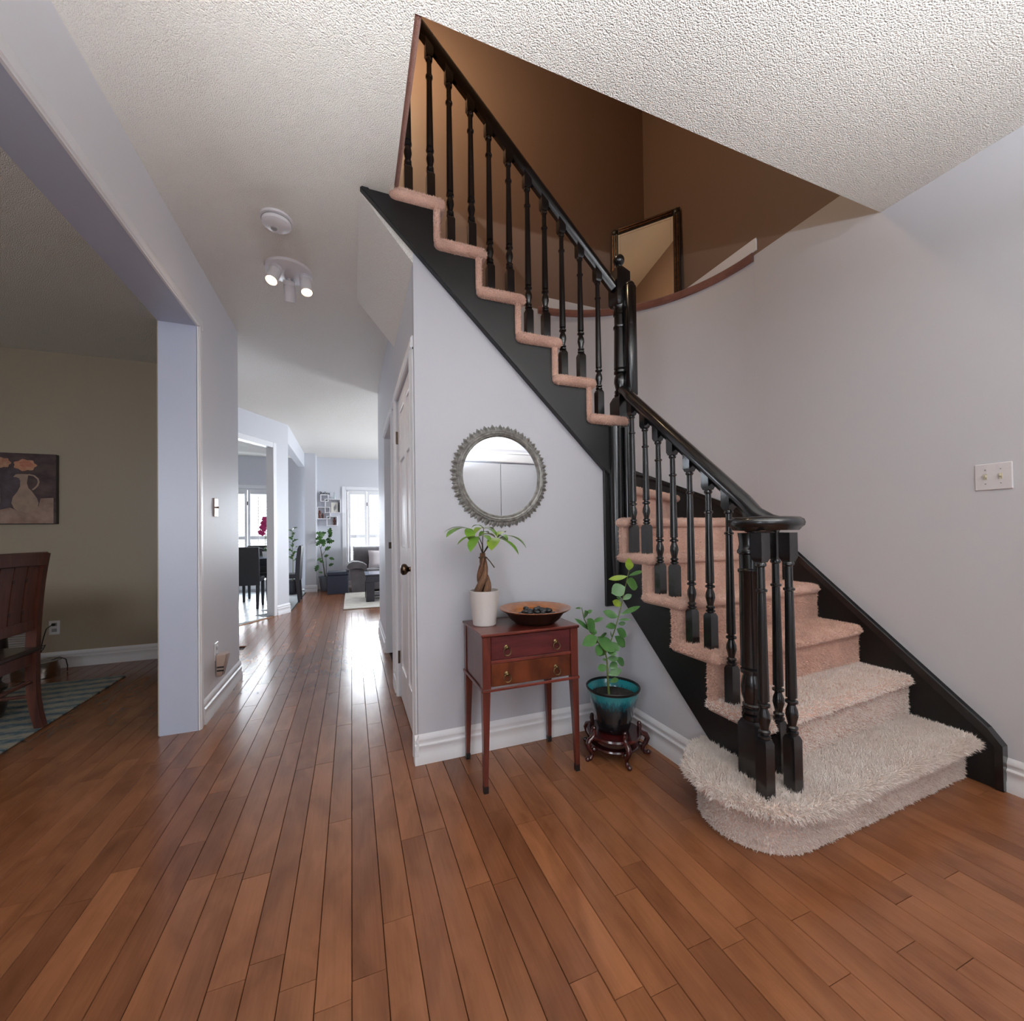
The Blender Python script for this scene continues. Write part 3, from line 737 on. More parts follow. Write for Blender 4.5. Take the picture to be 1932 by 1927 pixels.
# stringers
pts = [(.05, H-.004), (.19, H-.004), (.19, RISE*14-.05)]
for k in range(14, 8, -1):
    pts += [(xf(k)-.03, RISE*k-.05)]
    if k > 9: pts += [(xf(k)-.03, RISE*(k-1)-.05)]
pts += [(1.452, RISE*9-.05), (1.452, zu(1.40)), (1.385, zu(1.385))]
pts = [q for i, q in enumerate(pts) if i == 0 or q != pts[i-1]]
pts = [q for q in pts if q[0] <= 1.452]
su = obj('stringer', B().prism(pts, 2.036, 2.0655, 1), M_BLACKP, stairs)
obj('stringer_moulding', B().prism([(.055, H-.006), (1.4, zu(1.4)), (1.4, zu(1.4)+.028), (.085, H-.006)], 2.027, 2.036, 1), M_BLACKP, su)
pts = [(1.31, zl(1.31)), (YM, zl(YM)), (YM, RISE*6-.05)]
for k in range(6, 1, -1):
    y = nf(k, 1.43)+.055
    pts += [(y, RISE*k-.05), (y, RISE*(k-1)-.05)]
pts[-1] = (nf(2, 1.43)+.03, .13)
sl = obj('stringer', B().prism(pts, 1.432, 1.4525, 0), M_BLACKP, stairs)
def zr(y): return .221+.888*(y-.912)
pr_ = [(.905, 0.002), (1.5, .002), (2.03, .5), (2.03, zr(2.03)), (.945, zr(.945)), (.905, .185)]
sk = obj('stringer', B().prism(pr_, 2.534, XR+.0005, 0), M_BLACKP, stairs)
obj('stringer_moulding', B().prism([(.945, zr(.945)), (2.03, zr(2.03)), (2.03, zr(2.03)-.035), (.955, zr(.955)-.045), (.925, .18), (.925, .002), (.9, .002), (.9, .19)], 2.522, XR+.0005, 0), M_BLACK, sk)
rings = []; rings2 = []
for i in range(31):
    a = 90*i/30; t = 1.205+.0083*a; c_, s_ = math.cos(R(a)), math.sin(R(a))
    P = lambda r, z: (ARC_C[0]+r*c_, ARC_C[1]+r*s_, z)
    rings.append([P(ARC_R+.005, t-.5), P(ARC_R-.028, t-.5), P(ARC_R-.028, t), P(ARC_R+.005, t)])
    rings2.append([P(ARC_R+.005, t-.035), P(ARC_R-.04, t-.035), P(ARC_R-.043, t-.015), P(ARC_R-.036, t+.002), P(ARC_R+.005, t+.002)])
skc = obj('curved_stringer', B().loft(rings), M_BLACKP, stairs)
obj('stringer_moulding', B().loft(rings2), M_BLACK, skc)
# corner boards and rounded post casings where the flights meet
obj('corner_board', B().box(1.364, 1.4525, 2.046, 2.0655, .68, 1.49, .003), M_BLACKP, stairs)
obj('corner_post', B().lathe([(.03, .86), (.036, .98), (.037, 1.2), (.039, 1.715)], (1.428, 2.028, 0), 20), M_BLACK, stairs)
obj('corner_post', B().lathe([(.024, 1.15), (.026, 1.715)], (1.497, 2.012, 0), 16), M_BLACK, stairs)
obj('corner_post', B().box(1.466, 1.52, 2.02, 2.07, 1.0, 1.715, .004), M_BLACKP, stairs)

# carpet pile: thousands of short fibres on the carpeted edges and treads
def pile(items, pm):
    V = []; NV = 0
    rs = np.random.RandomState(3)
    for o, k in items:
        me = o.data; me.calc_loop_triangles(); off = wloc(o)
        co = np.empty(len(me.vertices)*3); me.vertices.foreach_get('co', co); co = co.reshape(-1, 3)+np.array(off)
        tv = np.empty(len(me.loop_triangles)*3, dtype=np.int32); me.loop_triangles.foreach_get('vertices', tv); tv = tv.reshape(-1, 3)
        a, b, c = co[tv[:, 0]], co[tv[:, 1]], co[tv[:, 2]]
        nr = np.cross(b-a, c-a); ar = np.linalg.norm(nr, axis=1)/2; nr = nr/(2*ar[:, None]+1e-12)
        if k <= 5.6: keep = (nr[:, 2] > -.3) & (nr[:, 1] < .5)
        elif k <= 8: keep = (nr[:, 2] > -.3) & (nr[:, 1] < .6)
        else: keep = (nr[:, 1] < -.2)
        cen = (a+b+c)/3
        dens, ln = (95000, .019) if k == 1 else (60000, .011) if k < 1 else (52000, .011) if k <= 3.5 else (34000, .0085) if k <= 5.6 else (14000, .007) if k <= 8 else (70000, .007)
        w = np.where(keep, ar, 0); tot = w.sum()
        if tot <= 0: continue
        nb = int(tot*dens); idx = rs.choice(len(w), nb, p=w/tot)
        u, v = rs.rand(nb), rs.rand(nb); fl_ = u+v > 1; u[fl_] = 1-u[fl_]; v[fl_] = 1-v[fl_]
        p = a[idx]*(1-u-v)[:, None]+b[idx]*u[:, None]+c[idx]*v[:, None]; n_ = nr[idx]
        d = n_+rs.normal(0, .45, (nb, 3)); d[:, 2] -= .18; d /= np.linalg.norm(d, axis=1)[:, None]
        L = ln*(.5+rs.rand(nb)*.8)
        s_ = np.cross(d, rs.normal(0, 1, (nb, 3))); s_ /= np.linalg.norm(s_, axis=1)[:, None]
        wd = (.0016+.0010*(k <= 3.5))
        tri = np.stack([p-s_*wd-n_*.002, p+s_*wd-n_*.002, p+d*L[:, None]], axis=1)
        V.append(tri.reshape(-1, 3))
    V = np.concatenate(V)-np.array(wloc(stairs)); nt_ = len(V)//3
    me = bpy.data.meshes.new('carpet_pile'); me.vertices.add(len(V)); me.vertices.foreach_set('co', V.ravel())
    me.loops.add(len(V)); me.loops.foreach_set('vertex_index', np.arange(len(V), dtype=np.int32))
    me.polygons.add(nt_); me.polygons.foreach_set('loop_start', np.arange(0, len(V), 3, dtype=np.int32))
    me.update(); me.materials.append(pm)
    o = bpy.data.objects.new('carpet_pile', me); C.objects.link(o); o.parent = stairs; o['kind'] = 'stuff'
    return nt_
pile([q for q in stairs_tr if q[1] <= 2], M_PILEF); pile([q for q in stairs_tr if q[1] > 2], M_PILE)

# ------------------------------------------------------------------ railing
rail_t = thing('stair_railing', (1.5, 1.6, 0), 'black painted railing with turned balusters, ball-topped newel and scrolled handrail end', 'railing')
def sq(cx_, cy_, h, z, a=0): return [(cx_+h*sx, cy_+h*sy, z) for sx, sy in ((-1, -1), (1, -1), (1, 1), (-1, 1))]
def baluster(x, y, zb, zt, hw=.0205, sqh=.16, toph=None):
    b = B(); L = zt-zb
    b.loft([sq(x, y, hw, zb), sq(x, y, hw, zb+sqh-.014), sq(x, y, hw*.72, zb+sqh)])
    t0 = zb+sqh-.002; t1 = zt-(.085 if toph is None else toph)
    r = hw
    prof = [(.62*r, t0), (.62*r, t0+.004), (.95*r, t0+.008), (.95*r, t0+.014), (.6*r, t0+.018), (.9*r, t0+.024), (.9*r, t0+.03), (.62*r, t0+.035),
            (.7*r, t0+.045), (.98*r, t0+.07), (.9*r, t0+.088), (.62*r, t0+.104), (.6*r, t0+.109), (.98*r, t0+.114), (.98*r, t0+.121), (.6*r, t0+.126), (.6*r, t0+.13), (.88*r, t0+.133)]
    m = t1-.105
    prof += [(.66*r, m), (.9*r, m+.004), (.9*r, m+.01), (.62*r, m+.014), (.6*r, t1-.018), (.85*r, t1-.013), (.85*r, t1-.006), (.68*r, t1)]
    b.lathe(prof, (x, y, 0), 14)
    b.loft([sq(x, y, hw*.72, t1-.001), sq(x, y, hw, t1+.014), sq(x, y, hw, zt)])
    return obj('baluster', b, M_BLACK, rail_t, sharp=40)
YR, XRL = 2.075, 1.462
def zru(x): return 2.575+(1.498-x)*.97
def zrl(y): return 1.153+.898*(y-1.092)
ub = [(.275, 14), (.385, 14), (.485, 13), (.597, 13), (.696, 12), (.806, 12), (.915, 11), (1.017, 11), (1.123, 10), (1.240, 10), (1.357, 9)]
for x, k in ub: baluster(x, YR, RISE*k-.004, zru(x)-.05)
for y, k in [(1.914, 5), (1.806, 5), (1.707, 4), (1.607, 4), (1.500, 3), (1.394, 3), (1.290, 2), (1.187, 2)]: baluster(XRL, y, RISE*k-.004, zrl(y)-.05)
RP = [(-.012, -.062), (.012, -.062), (.02, -.05), (.03, -.04), (.032, -.026), (.028, -.012), (.016, -.003), (0, 0), (-.016, -.003), (-.028, -.012), (-.032, -.026), (-.03, -.04), (-.02, -.05)]
obj('handrail', B().sweep(RP, [(1.49, YR, zru(1.49)), (.9, YR, zru(.9)), (.23, YR, zru(.23))]), M_BLACK, rail_t, sharp=50)
path = [(1.50, 2.03, zrl(2.0)), (1.485, 1.97, zrl(1.96)), (XRL, 1.9, zrl(1.9)), (XRL, 1.5, zrl(1.5)), (XRL, 1.2, zrl(1.2)), (1.466, 1.15, 1.196), (1.478, 1.105, 1.168), (1.488, 1.075, 1.158)]
obj('handrail', B().sweep(RP, path), M_BLACK, rail_t, sharp=50)
RV = [(q[0]*.95, q[1]*.78) for q in RP]
vol = [(1.478, 1.105, 1.165), (1.489, 1.07, 1.158), (1.482, 1.03, 1.157), (1.445, 1.0, 1.157), (1.39, .992, 1.157), (1.34, 1.005, 1.157), (1.303, 1.04, 1.157), (1.296, 1.085, 1.157), (1.315, 1.127, 1.157), (1.355, 1.145, 1.157), (1.392, 1.133, 1.157), (1.407, 1.10, 1.157)]
obj('volute', B().sweep(RV, vol), M_BLACK, rail_t, sharp=50)
obj('volute_cap', B().lathe([(.02, 1.106), (.06, 1.108), (.064, 1.12), (.062, 1.145), (.05, 1.154), (.01, 1.156)], (1.37, 1.09, 0), 24), M_BLACK, rail_t, sharp=50)
for x, y in ((1.314, 1.033), (1.492, 1.112), (1.429, 1.017)): baluster(x, y, RISE-.004, 1.10, hw=.0205, sqh=.2, toph=.1)
# bottom newel
b = B().loft([sq(1.386, 1.135, .036, RISE-.004), sq(1.386, 1.135, .036, .388), sq(1.386, 1.135, .027, .408)])
b.lathe([(.027, .405), (.036, .412), (.037, .425), (.028, .43), (.036, .436), (.036, .446), (.029, .45), (.034, .456), (.034, .463), (.028, .468), (.036, .5), (.038, .53), (.033, .56), (.028, .575), (.038, .58), (.038, .592), (.03, .598), (.038, .604),
         (.036, .95), (.04, .955), (.04, .963), (.034, .968), (.035, 1.02), (.041, 1.025), (.041, 1.035), (.037, 1.04), (.033, 1.06), (.038, 1.10)], (1.386, 1.135, 0), 24)
obj('newel_post', b, M_BLACK, rail_t, sharp=40)
# newel at the turn
nx_, ny_ = 1.510, 2.075; b = B()
b.loft([sq(nx_, ny_, .048, 1.56), sq(nx_, ny_, .048, 1.885), sq(nx_, ny_, .034, 1.915)])
b.lathe([(.034, 1.91), (.04, 1.918), (.04, 1.928), (.03, 1.934), (.038, 1.94), (.038, 1.95), (.03, 1.955), (.033, 1.97), (.04, 2.0), (.038, 2.03), (.03, 2.05), (.04, 2.056), (.04, 2.068), (.031, 2.074), (.039, 2.082), (.034, 2.32), (.039, 2.326), (.039, 2.336), (.033, 2.342), (.033, 2.40), (.039, 2.406), (.039, 2.416), (.033, 2.44), (.04, 2.46)], (nx_, ny_, 0), 24)
b.loft([sq(nx_, ny_, .036, 2.455), sq(nx_, ny_, .046, 2.475), sq(nx_, ny_, .046, 2.655), sq(nx_, ny_, .016, 2.70)])
np_ = obj('newel_post', b, M_BLACK, rail_t, sharp=40)
obj('ball_finial', B().lathe([(.016, 2.69), (.02, 2.70), (.012, 2.708)], (nx_, ny_, 0), 16).ball((nx_, ny_, 2.738), .034, 20, 12), M_BLACK, np_)
b = B().box(1.508, 1.572, 1.985, 2.045, 1.90, 2.56, .012).ball((1.54, 2.015, 2.555), (.031, .029, .03), 16, 8)
obj('vertical_handrail', b, M_BLACK, rail_t, sharp=50)

# ------------------------------------------------------------------ round sunburst mirror
MC = (.735, YM, 1.41)
rm = thing('wall_mirror_round', (MC[0], YM-.001, MC[2]), 'round wall mirror with silver leaf sunburst frame above the side table', 'mirror')
MY_ = Matrix.Translation(MC) @ Matrix.Rotation(PI/2, 4, 'X')
obj('glass', B().lathe([(.205, .002), (.212, .010)], seg=64, M=MY_), M_MIRROR, rm)
obj('frame_ring', B().lathe([(.208, .004), (.208, .016), (.213, .022), (.218, .018), (.221, .024), (.227, .026), (.232, .02), (.236, .024), (.242, .018), (.244, .004)], seg=64, M=MY_, cap=False), M_SILVER, rm, sharp=60)
def petal(w, L, h):
    o = [(-.3*w, 0), (-.5*w, .35*L), (-.36*w, .66*L), (0, L), (.36*w, .66*L), (.5*w, .35*L), (.3*w, 0)]
    vs = [(x, 0, z) for x, z in o]+[(0, -h*.7, 0), (0, -h, .35*L), (0, -h*.75, .68*L)]+[(x*.55, -h*.35, z) for x, z in (o[1], o[2], o[4], o[5])]
    fs = [(0, 1, 10), (0, 10, 8, 7), (1, 2, 11, 10), (10, 11, 9, 8), (2, 3, 9, 11), (3, 4, 12, 9), (4, 5, 13, 12), (12, 13, 8, 9), (5, 6, 13), (13, 6, 7, 8), (0, 6, 5, 4, 3, 2, 1), (0, 7, 6)]
    return B().add(vs, fs)
NP = 38
for lay, (w, L, h, r0, oy, da) in enumerate(((.037, .054, .018, .221, -.004, 0), (.03, .044, .008, .224, -.0015, .5))):
    me = None
    for k in range(NP):
        a = 2*PI*(k+da)/NP
        if me is None:
            o = obj('leaf_ornament', petal(w, L, h), M_SILVER, flat=True); me = o.data
        else:
            o = bpy.data.objects.new('leaf_ornament', me); C.objects.link(o)
        o.parent = rm; o.location = (r0*math.sin(a), oy, r0*math.cos(a)); o.rotation_euler = (0, a, 0)

# ------------------------------------------------------------------ side table
TX0, TX1, TY0, TY1, TZ, TB = .517, .983, 1.715, 2.03, .678, .437
st = thing('side_table', ((TX0+TX1)/2, (TY0+TY1)/2, 0), 'small mahogany side table with two drawers, ring pulls and tapered legs', 'table')
obj('table_top', B().box(TX0-.006, TX1+.006, TY0-.006, TY1+.004, TZ-.013, TZ, .003), M_MAHOG, st)
obj('side_panel', B().box(TX0+.004, TX0+.016, TY0+.03, TY1-.03, TB, TZ-.013), M_MAHOGV, st)
obj('side_panel', B().box(TX1-.016, TX1-.004, TY0+.03, TY1-.03, TB, TZ-.013), M_MAHOGV, st)
obj('back_panel', B().box(TX0+.03, TX1-.03, TY1-.014, TY1-.003, TB, TZ-.013), M_MAHOGV, st)
for (a, c) in ((TX0, TY0), (TX1-.038, TY0), (TX0, TY1-.038), (TX1-.038, TY1-.038)):
    ix, iy = (1 if a > .7 else 0), (1 if c > 1.9 else 0)
    b = B().box(a, a+.038, c, c+.038, TB, TZ-.013, .002)
    e = .019; fx, fy = (a+.038 if ix else a), (c+.038 if iy else c)
    def ring(h, z):
        xs = (fx-h, fx) if ix else (fx, fx+h); ys = (fy-h, fy) if iy else (fy, fy+h)
        return [(xs[0], ys[0], z), (xs[1], ys[0], z), (xs[1], ys[1], z), (xs[0], ys[1], z)]
    b.loft([ring(.019, .028), ring(.034, TB)])
    lg = obj('leg', b, M_MAHOGV, st)
    obj('foot_cap', B().loft([ring(.02, .0), ring(.021, .026), ring(.0195, .03)]), M_BLACKP, lg)
b = B().box(TX0-.004, TX1+.004, TY0-.005, TY0+.002, TB-.008, TB+.004, .002).box(TX0-.005, TX0+.002, TY0, TY1+.004, TB-.008, TB+.004, .002).box(TX1-.002, TX1+.005, TY0, TY1+.004, TB-.008, TB+.004, .002)
obj('bottom_moulding', b, M_MAHOG, st)
obj('drawer_divider', B().box(TX0+.038, TX1-.038, TY0+.001, TY0+.03, .546, .56, .002), M_MAHOG, st)
for (z0, z1, m_, pz) in ((.561, .663, M_DRAWER, .612), (.447, .545, M_FLAME, .497)):
    d = obj('drawer', B().box(TX0+.04, TX1-.04, TY0+.003, TY1-.04, z0, z1, .002), m_, st)
    for px_ in (.626, .866):
        MP = Matrix.Translation((px_, TY0+.003, pz)) @ Matrix.Rotation(PI/2, 4, 'X')
        b = B().lathe([(.011, 0), (.011, .003), (.006, .006), (.005, .012), (.007, .015), (.002, .018)], seg=14, M=MP)
        rr = [(px_+.016*math.sin(t), TY0-.009-.003*(1-math.cos(t)), pz-.016+.016*math.cos(t)) for t in [2*PI*i/20 for i in range(21)]]
        b.tube(rr, .0024, 6)
        obj('ring_pull', b, M_BRASS, d)

# ------------------------------------------------------------------ money tree in a pale pot
PC = (.587, 1.905)
mt = thing('money_tree', (PC[0], PC[1], TZ), 'money tree with braided trunk in a pale tapered pot on the side table', 'potted plant')
obj('pot', B().lathe([(.052, 0), (.055, .003), (.071, .158), (.072, .162), (.07, .164), (.066, .163), (.063, .14), (.05, .02)], (PC[0], PC[1], TZ), 36), M_POTW, mt)
obj('soil', B().lathe([(.06, .136), (.063, .146), (.03, .152), (.002, .15)], (PC[0], PC[1], TZ), 20), M_SOIL, mt)
tr = B()
for s_ in range(3):
    pts = []; rd = []
    for i in range(15):
        u = i/14; a = 2*PI*s_/3+u*PI*1.5+.5; rr = .022*(1-u)**1.3+.0065
        pts.append((PC[0]-.004+rr*math.cos(a), PC[1]+rr*math.sin(a), TZ+.14+u*.2)); rd.append(.0125*(1-u)+.0072)
    tr.tube(pts, rd, 10)
tk = obj('trunk', tr, M_TRUNK, mt, sharp=60)
tie = [(PC[0]-.004+.0195*math.cos(t), PC[1]+.0195*math.sin(t), TZ+.318+.002*math.sin(3*t)) for t in [2*PI*i/16 for i in range(17)]]
obj('twine_tie', B().tube(tie, .0025, 6).tube([(PC[0]+.012, PC[1]-.014, TZ+.316), (PC[0]+.025, PC[1]-.02, TZ+.3), (PC[0]+.045, PC[1]-.025, TZ+.27)], .0026, 6), M_TWIG, tk)
MONEY = [((.518, 1.94, 1.138), (.407, 1.96, 1.118), .022), ((.518, 1.94, 1.138), (.398, 1.86, 1.096), .036), ((.518, 1.94, 1.138), (.513, 1.86, 1.072), .034), ((.603, 1.95, 1.135), (.544, 1.90, 1.111), .028), ((.603, 1.95, 1.135), (.648, 1.88, 1.093), .024),
         ((.603, 1.95, 1.135), (.555, 2.0, 1.141), .018), ((.603, 1.95, 1.135), (.667, 1.97, 1.116), .02), ((.55, 1.86, 1.098), (.443, 1.84, 1.062), .026), ((.55, 1.86, 1.098), (.487, 1.78, 1.030), .034), ((.55, 1.86, 1.098), (.639, 1.88, 1.09), .032),
         ((.55, 1.86, 1.098), (.588, 1.80, 1.07), .032), ((.55, 1.86, 1.098), (.623, 1.93, 1.112), .022), ((.634, 1.84, 1.09), (.578, 1.76, 1.035), .042), ((.634, 1.84, 1.09), (.712, 1.77, 1.012), .034), ((.634, 1.84, 1.09), (.705, 1.90, 1.068), .028),
         ((.634, 1.84, 1.09), (.704, 1.92, 1.115), .026), ((.677, 1.85, 1.102), (.763, 1.80, 1.04), .036), ((.634, 1.84, 1.09), (.668, 1.80, 1.083), .036)]
for i, (b_, t_, w) in enumerate(MONEY):
    obj('leaf', B().leaf(b_, t_, w*1.45, sag=.014, n=8, wp=.55, fold=.22), M_LEAF if i % 3 else M_LEAFY, mt, sharp=80)
top = (PC[0]-.004, PC[1], TZ+.335)
for h_ in ((.518, 1.94, 1.138), (.603, 1.95, 1.135), (.55, 1.86, 1.098), (.634, 1.84, 1.09), (.677, 1.85, 1.102)):
    mid = ((h_[0]+top[0])/2*.6+top[0]*.4, (h_[1]+top[1])/2, (h_[2]+top[2])/2+.004)
    obj('leaf_stalk', B().tube([top, mid, h_], [.0034, .0022, .0016], 6), M_TWIG, mt)

# ------------------------------------------------------------------ bowl of pebbles
BC = (.822, 1.842, TZ)
bw = thing('decorative_bowl', BC, 'wide amber bowl with copper rim and dark underside holding black pebbles', 'bowl')
obj('bowl_body', B().lathe([(.002, .003), (.085, .0), (.092, .002), (.12, .024), (.138, .05), (.165, .066), (.171, .070)], BC, 48, cap=False), M_BOWLO, bw, sharp=60)
obj('bowl_rim', B().lathe([(.171, .0705), (.173, .074), (.168, .0745), (.133, .0595), (.126, .052)], BC, 48, cap=False), M_BOWLR, bw, sharp=60)
obj('bowl_lining', B().lathe([(.126, .0522), (.112, .04), (.095, .0335), (.002, .033)], BC, 40, cap=False), M_BOWLI, bw, sharp=60)
rs = random.Random(4); placed = []
for k in range(30):
    for tr_ in range(80):
        lay = k >= 17
        rr = (.09 if not lay else .07)*math.sqrt(rs.random()); a = rs.random()*2*PI
        x, y = BC[0]+rr*math.cos(a), BC[1]+rr*math.sin(a)
        if all(math.hypot(x-q[0], y-q[1]) > .027 for q in placed if q[2] == lay): break
    placed.append((x, y, lay))
    r3 = (rs.uniform(.014, .019), rs.uniform(.011, .015), rs.uniform(.008, .0105))
    z = TZ+.034+r3[2]+(.0165 if lay else 0)
    b = B().ball((0, 0, 0), r3, 12, 7, M=Euler((rs.uniform(-.25, .25), rs.uniform(-.25, .25), rs.random()*PI)).to_matrix().to_4x4())
    b.v = [(p[0]+x, p[1]+y, p[2]+z) for p in b.v]
    tag(obj('pebble', b, M_STONE, origin=(x, y, z), sharp=80), 'smooth black pebble heaped in the amber bowl', 'pebble', 'black pebbles in the amber bowl')

# ------------------------------------------------------------------ plant stand with lemon tree
SCN = (1.222, 1.79)
ps = thing('plant_stand', (SCN[0], SCN[1], 0), 'carved dark red lacquered plant stand with scrolled legs under the teal pot', 'plant stand')
def ringm(r0, r1, z0, z1): return B().lathe([(r0, z0), (r1, z0), (r1+.003, (z0+z1)/2), (r1, z1), (r0, z1), (r0, z0)], (SCN[0], SCN[1], 0), 40, cap=False)
obj('top_ring', ringm(.055, .132, .098, .116), M_ROSE, ps); obj('top_panel', B().lathe([(.058, .1), (.058, .108)], (SCN[0], SCN[1], 0), 24), M_ROSE, ps)
obj('lower_ring', ringm(.085, .118, .046, .06), M_ROSE, ps)
for k in range(5):
    a = R(260+72*k); c_, s_ = math.cos(a), math.sin(a)
    def P(r, z): return (SCN[0]+r*c_, SCN[1]+r*s_, z)
    pts = [P(.122, .158), P(.128, .14), P(.124, .12), P(.138, .106), P(.156, .098), P(.165, .082), P(.156, .06), P(.142, .042), P(.140, .026), P(.150, .0125), P(.164, .0095)]
    b = B().tube(pts, [.008, .012, .011, .0125, .014, .013, .012, .0105, .01, .0105, .0095], 10)
    b.ball(P(.168, .0125), .0125, 10, 7).ball(P(.126, .152), (.011, .011, .012), 10, 7).ball(P(.128, .05), (.014, .014, .014), 8, 6)
    obj('leg', b, M_ROSE, ps, sharp=70)
PZ = .117
lt = thing('lemon_tree', (SCN[0], SCN[1], PZ), 'young citrus tree in a teal drip-glazed pot on the carved stand', 'potted plant')
pot = B(); seg = 72; rings = []
for (r, z, g) in ((.078, 0, 0), (.086, .004, .3), (.105, .06, 1), (.128, .13, 1), (.145, .185, .8), (.152, .205, .2), (.154, .214, 0), (.151, .217, 0), (.146, .213, 0), (.132, .16, 0), (.08, .02, 0)):
    r *= .86; rings.append([(SCN[0]+(r+.0016*g*math.cos(18*2*PI*j/seg+z*40))*math.cos(2*PI*j/seg), SCN[1]+(r+.0016*g*math.cos(18*2*PI*j/seg+z*40))*math.sin(2*PI*j/seg), PZ+z) for j in range(seg)])
obj('pot', pot.loft(rings), M_TEAL, lt, sharp=60)
obj('pot_rim', B().lathe([(.131, .2055), (.134, .211), (.134, .218), (.131, .221), (.126, .219), (.1245, .206)], (SCN[0], SCN[1], PZ), 48, cap=False), M_BLACKP, lt)
obj('soil', B().lathe([(.1135, .165), (.1155, .172), (.06, .176), (.002, .174)], (SCN[0], SCN[1], PZ), 28), M_SOIL, lt)
stem = [(1.199, 1.79, .285), (1.196, 1.79, .322), (1.192, 1.79, .404), (1.189, 1.79, .476), (1.179, 1.79, .509)]
br = [(1.179, 1.79, .509), (1.216, 1.79, .563), (1.243, 1.79, .621), (1.271, 1.79, .702), (1.308, 1.79, .827), (1.332, 1.79, .91)]
bl = [(1.179, 1.79, .509), (1.136, 1.79, .567), (1.092, 1.79, .625), (1.061, 1.79, .688), (1.05, 1.79, .741)]
obj('stem', B().tube(stem, [.0062, .0055, .0046, .004, .0038], 8).tube(br, [.0036, .0032, .0028, .0024, .002, .0014], 7).tube(bl, [.0036, .003, .0026, .002, .0014], 7), M_STEM, lt)
LEMON = [((1.332, 1.79, .91), (1.331, 1.79, .975), .031), ((1.332, 1.79, .91), (1.333, 1.799, .961), .04), ((1.322, 1.79, .881), (1.217, 1.804, .869), .022), ((1.331, 1.79, .883), (1.43, 1.80, .902), .016), ((1.313, 1.79, .856), (1.391, 1.799, .821), .055), ((1.306, 1.79, .827), (1.24, 1.814, .795), .055),
         ((1.281, 1.79, .77), (1.22, 1.742, .785), .014), ((1.289, 1.79, .763), (1.337, 1.777, .787), .022), ((1.284, 1.79, .734), (1.246, 1.815, .755), .036), ((1.275, 1.79, .687), (1.40, 1.792, .721), .02), ((1.261, 1.79, .677), (1.187, 1.812, .707), .035), ((1.265, 1.79, .661), (1.31, 1.749, .666), .012),
         ((1.261, 1.79, .641), (1.297, 1.778, .646), .018), ((1.248, 1.79, .635), (1.165, 1.76, .64), .026), ((1.251, 1.79, .617), (1.307, 1.784, .575), .04), ((1.238, 1.79, .582), (1.296, 1.786, .522), .04), ((1.225, 1.79, .58), (1.18, 1.741, .612), .029), ((1.133, 1.79, .589), (1.03, 1.757, .568), .044),
         ((1.121, 1.79, .615), (1.063, 1.762, .69), .047), ((1.092, 1.79, .625), (1.014, 1.80, .689), .018), ((1.137, 1.79, .589), (1.215, 1.76, .515), .055), ((1.065, 1.79, .687), (1.045, 1.753, .734), .03), ((1.078, 1.79, .711), (1.118, 1.804, .721), .014), ((1.114, 1.79, .665), (1.15, 1.751, .69), .016),
         ((1.166, 1.79, .579), (1.158, 1.76, .615), .03), ((1.046, 1.79, .738), (.997, 1.76, .745), .008), ((1.157, 1.79, .548), (1.10, 1.74, .515), .036), ((1.169, 1.79, .543), (1.16, 1.81, .484), .04), ((1.216, 1.79, .555), (1.24, 1.757, .515), .036), ((1.19, 1.79, .512), (1.225, 1.757, .50), .03),
         ((1.116, 1.79, .598), (1.125, 1.819, .63), .033), ((1.129, 1.79, .586), (1.125, 1.81, .549), .024), ((1.193, 1.79, .476), (1.24, 1.763, .475), .024), ((1.24, 1.79, .47), (1.30, 1.80, .426), .033), ((1.188, 1.79, .437), (1.13, 1.783, .43), .03), ((1.201, 1.79, .424), (1.252, 1.794, .445), .03),
         ((1.196, 1.79, .393), (1.255, 1.756, .422), .03), ((1.203, 1.79, .356), (1.262, 1.80, .36), .02), ((1.193, 1.79, .468), (1.165, 1.795, .474), .01)]
for i, (b_, t_, w) in enumerate(LEMON):
    # show the blade to the room: the leaf normal tips towards the entry
    obj('leaf', B().leaf(b_, t_, w*1.3, sag=.004*(1 if i % 2 else -1), up=(.1*((i % 3)-1), -1, .55), n=6, wp=.52, fold=.2), M_LEAFY if i in (0, 1, 2, 8) else (M_LEAFD if i % 2 else leafm('mid_green_leaf_%d' % i, (84, 128, 64), (56, 98, 46)) if i in (4, 5) else M_LEAFD), lt, sharp=80)

# ------------------------------------------------------------------ switches, outlets, ceiling fittings
sw = thing('light_switch', (XR, .917, 1.324), 'white double toggle switch plate on the right wall', 'light switch')
obj('plate', B().box(XR-.006, XR, .917-.057, .917+.057, 1.267, 1.381, .003), M_PLASTIC, sw)
for y in (.917+.023, .917-.023):
    obj('toggle', B().box(XR-.0075, XR-.0055, y-.0055, y+.0055, 1.312, 1.336).box(XR-.016, XR-.007, y-.0035, y+.0035, 1.322, 1.332, .001), M_PLASTICI, sw)
    for z in (1.294, 1.354): obj('screw', B().lathe([(.0028, 0), (.0028, .001)], seg=8, M=Matrix.Translation((XR-.006, y, z)) @ Matrix.Rotation(-PI/2, 4, 'Y')), M_GREYPL, sw)
s2 = thing('light_switch', (XL, 3.24, 1.305), 'polished metal single switch plate on the hall wall beside the dining opening', 'light switch')
obj('plate', B().box(XL, XL+.008, 3.202, 3.278, 1.245, 1.365, .003), M_CHROME, s2)
obj('toggle', B().box(XL+.006, XL+.022, 3.233, 3.247, 1.30, 1.312, .002), M_HINGE, s2)
for z in (1.27, 1.34): obj('screw', B().lathe([(.003, 0), (.003, .002)], seg=8, M=Matrix.Translation((XL+.007, 3.24, z)) @ Matrix.Rotation(PI/2, 4, 'Y')), M_HINGE, s2)
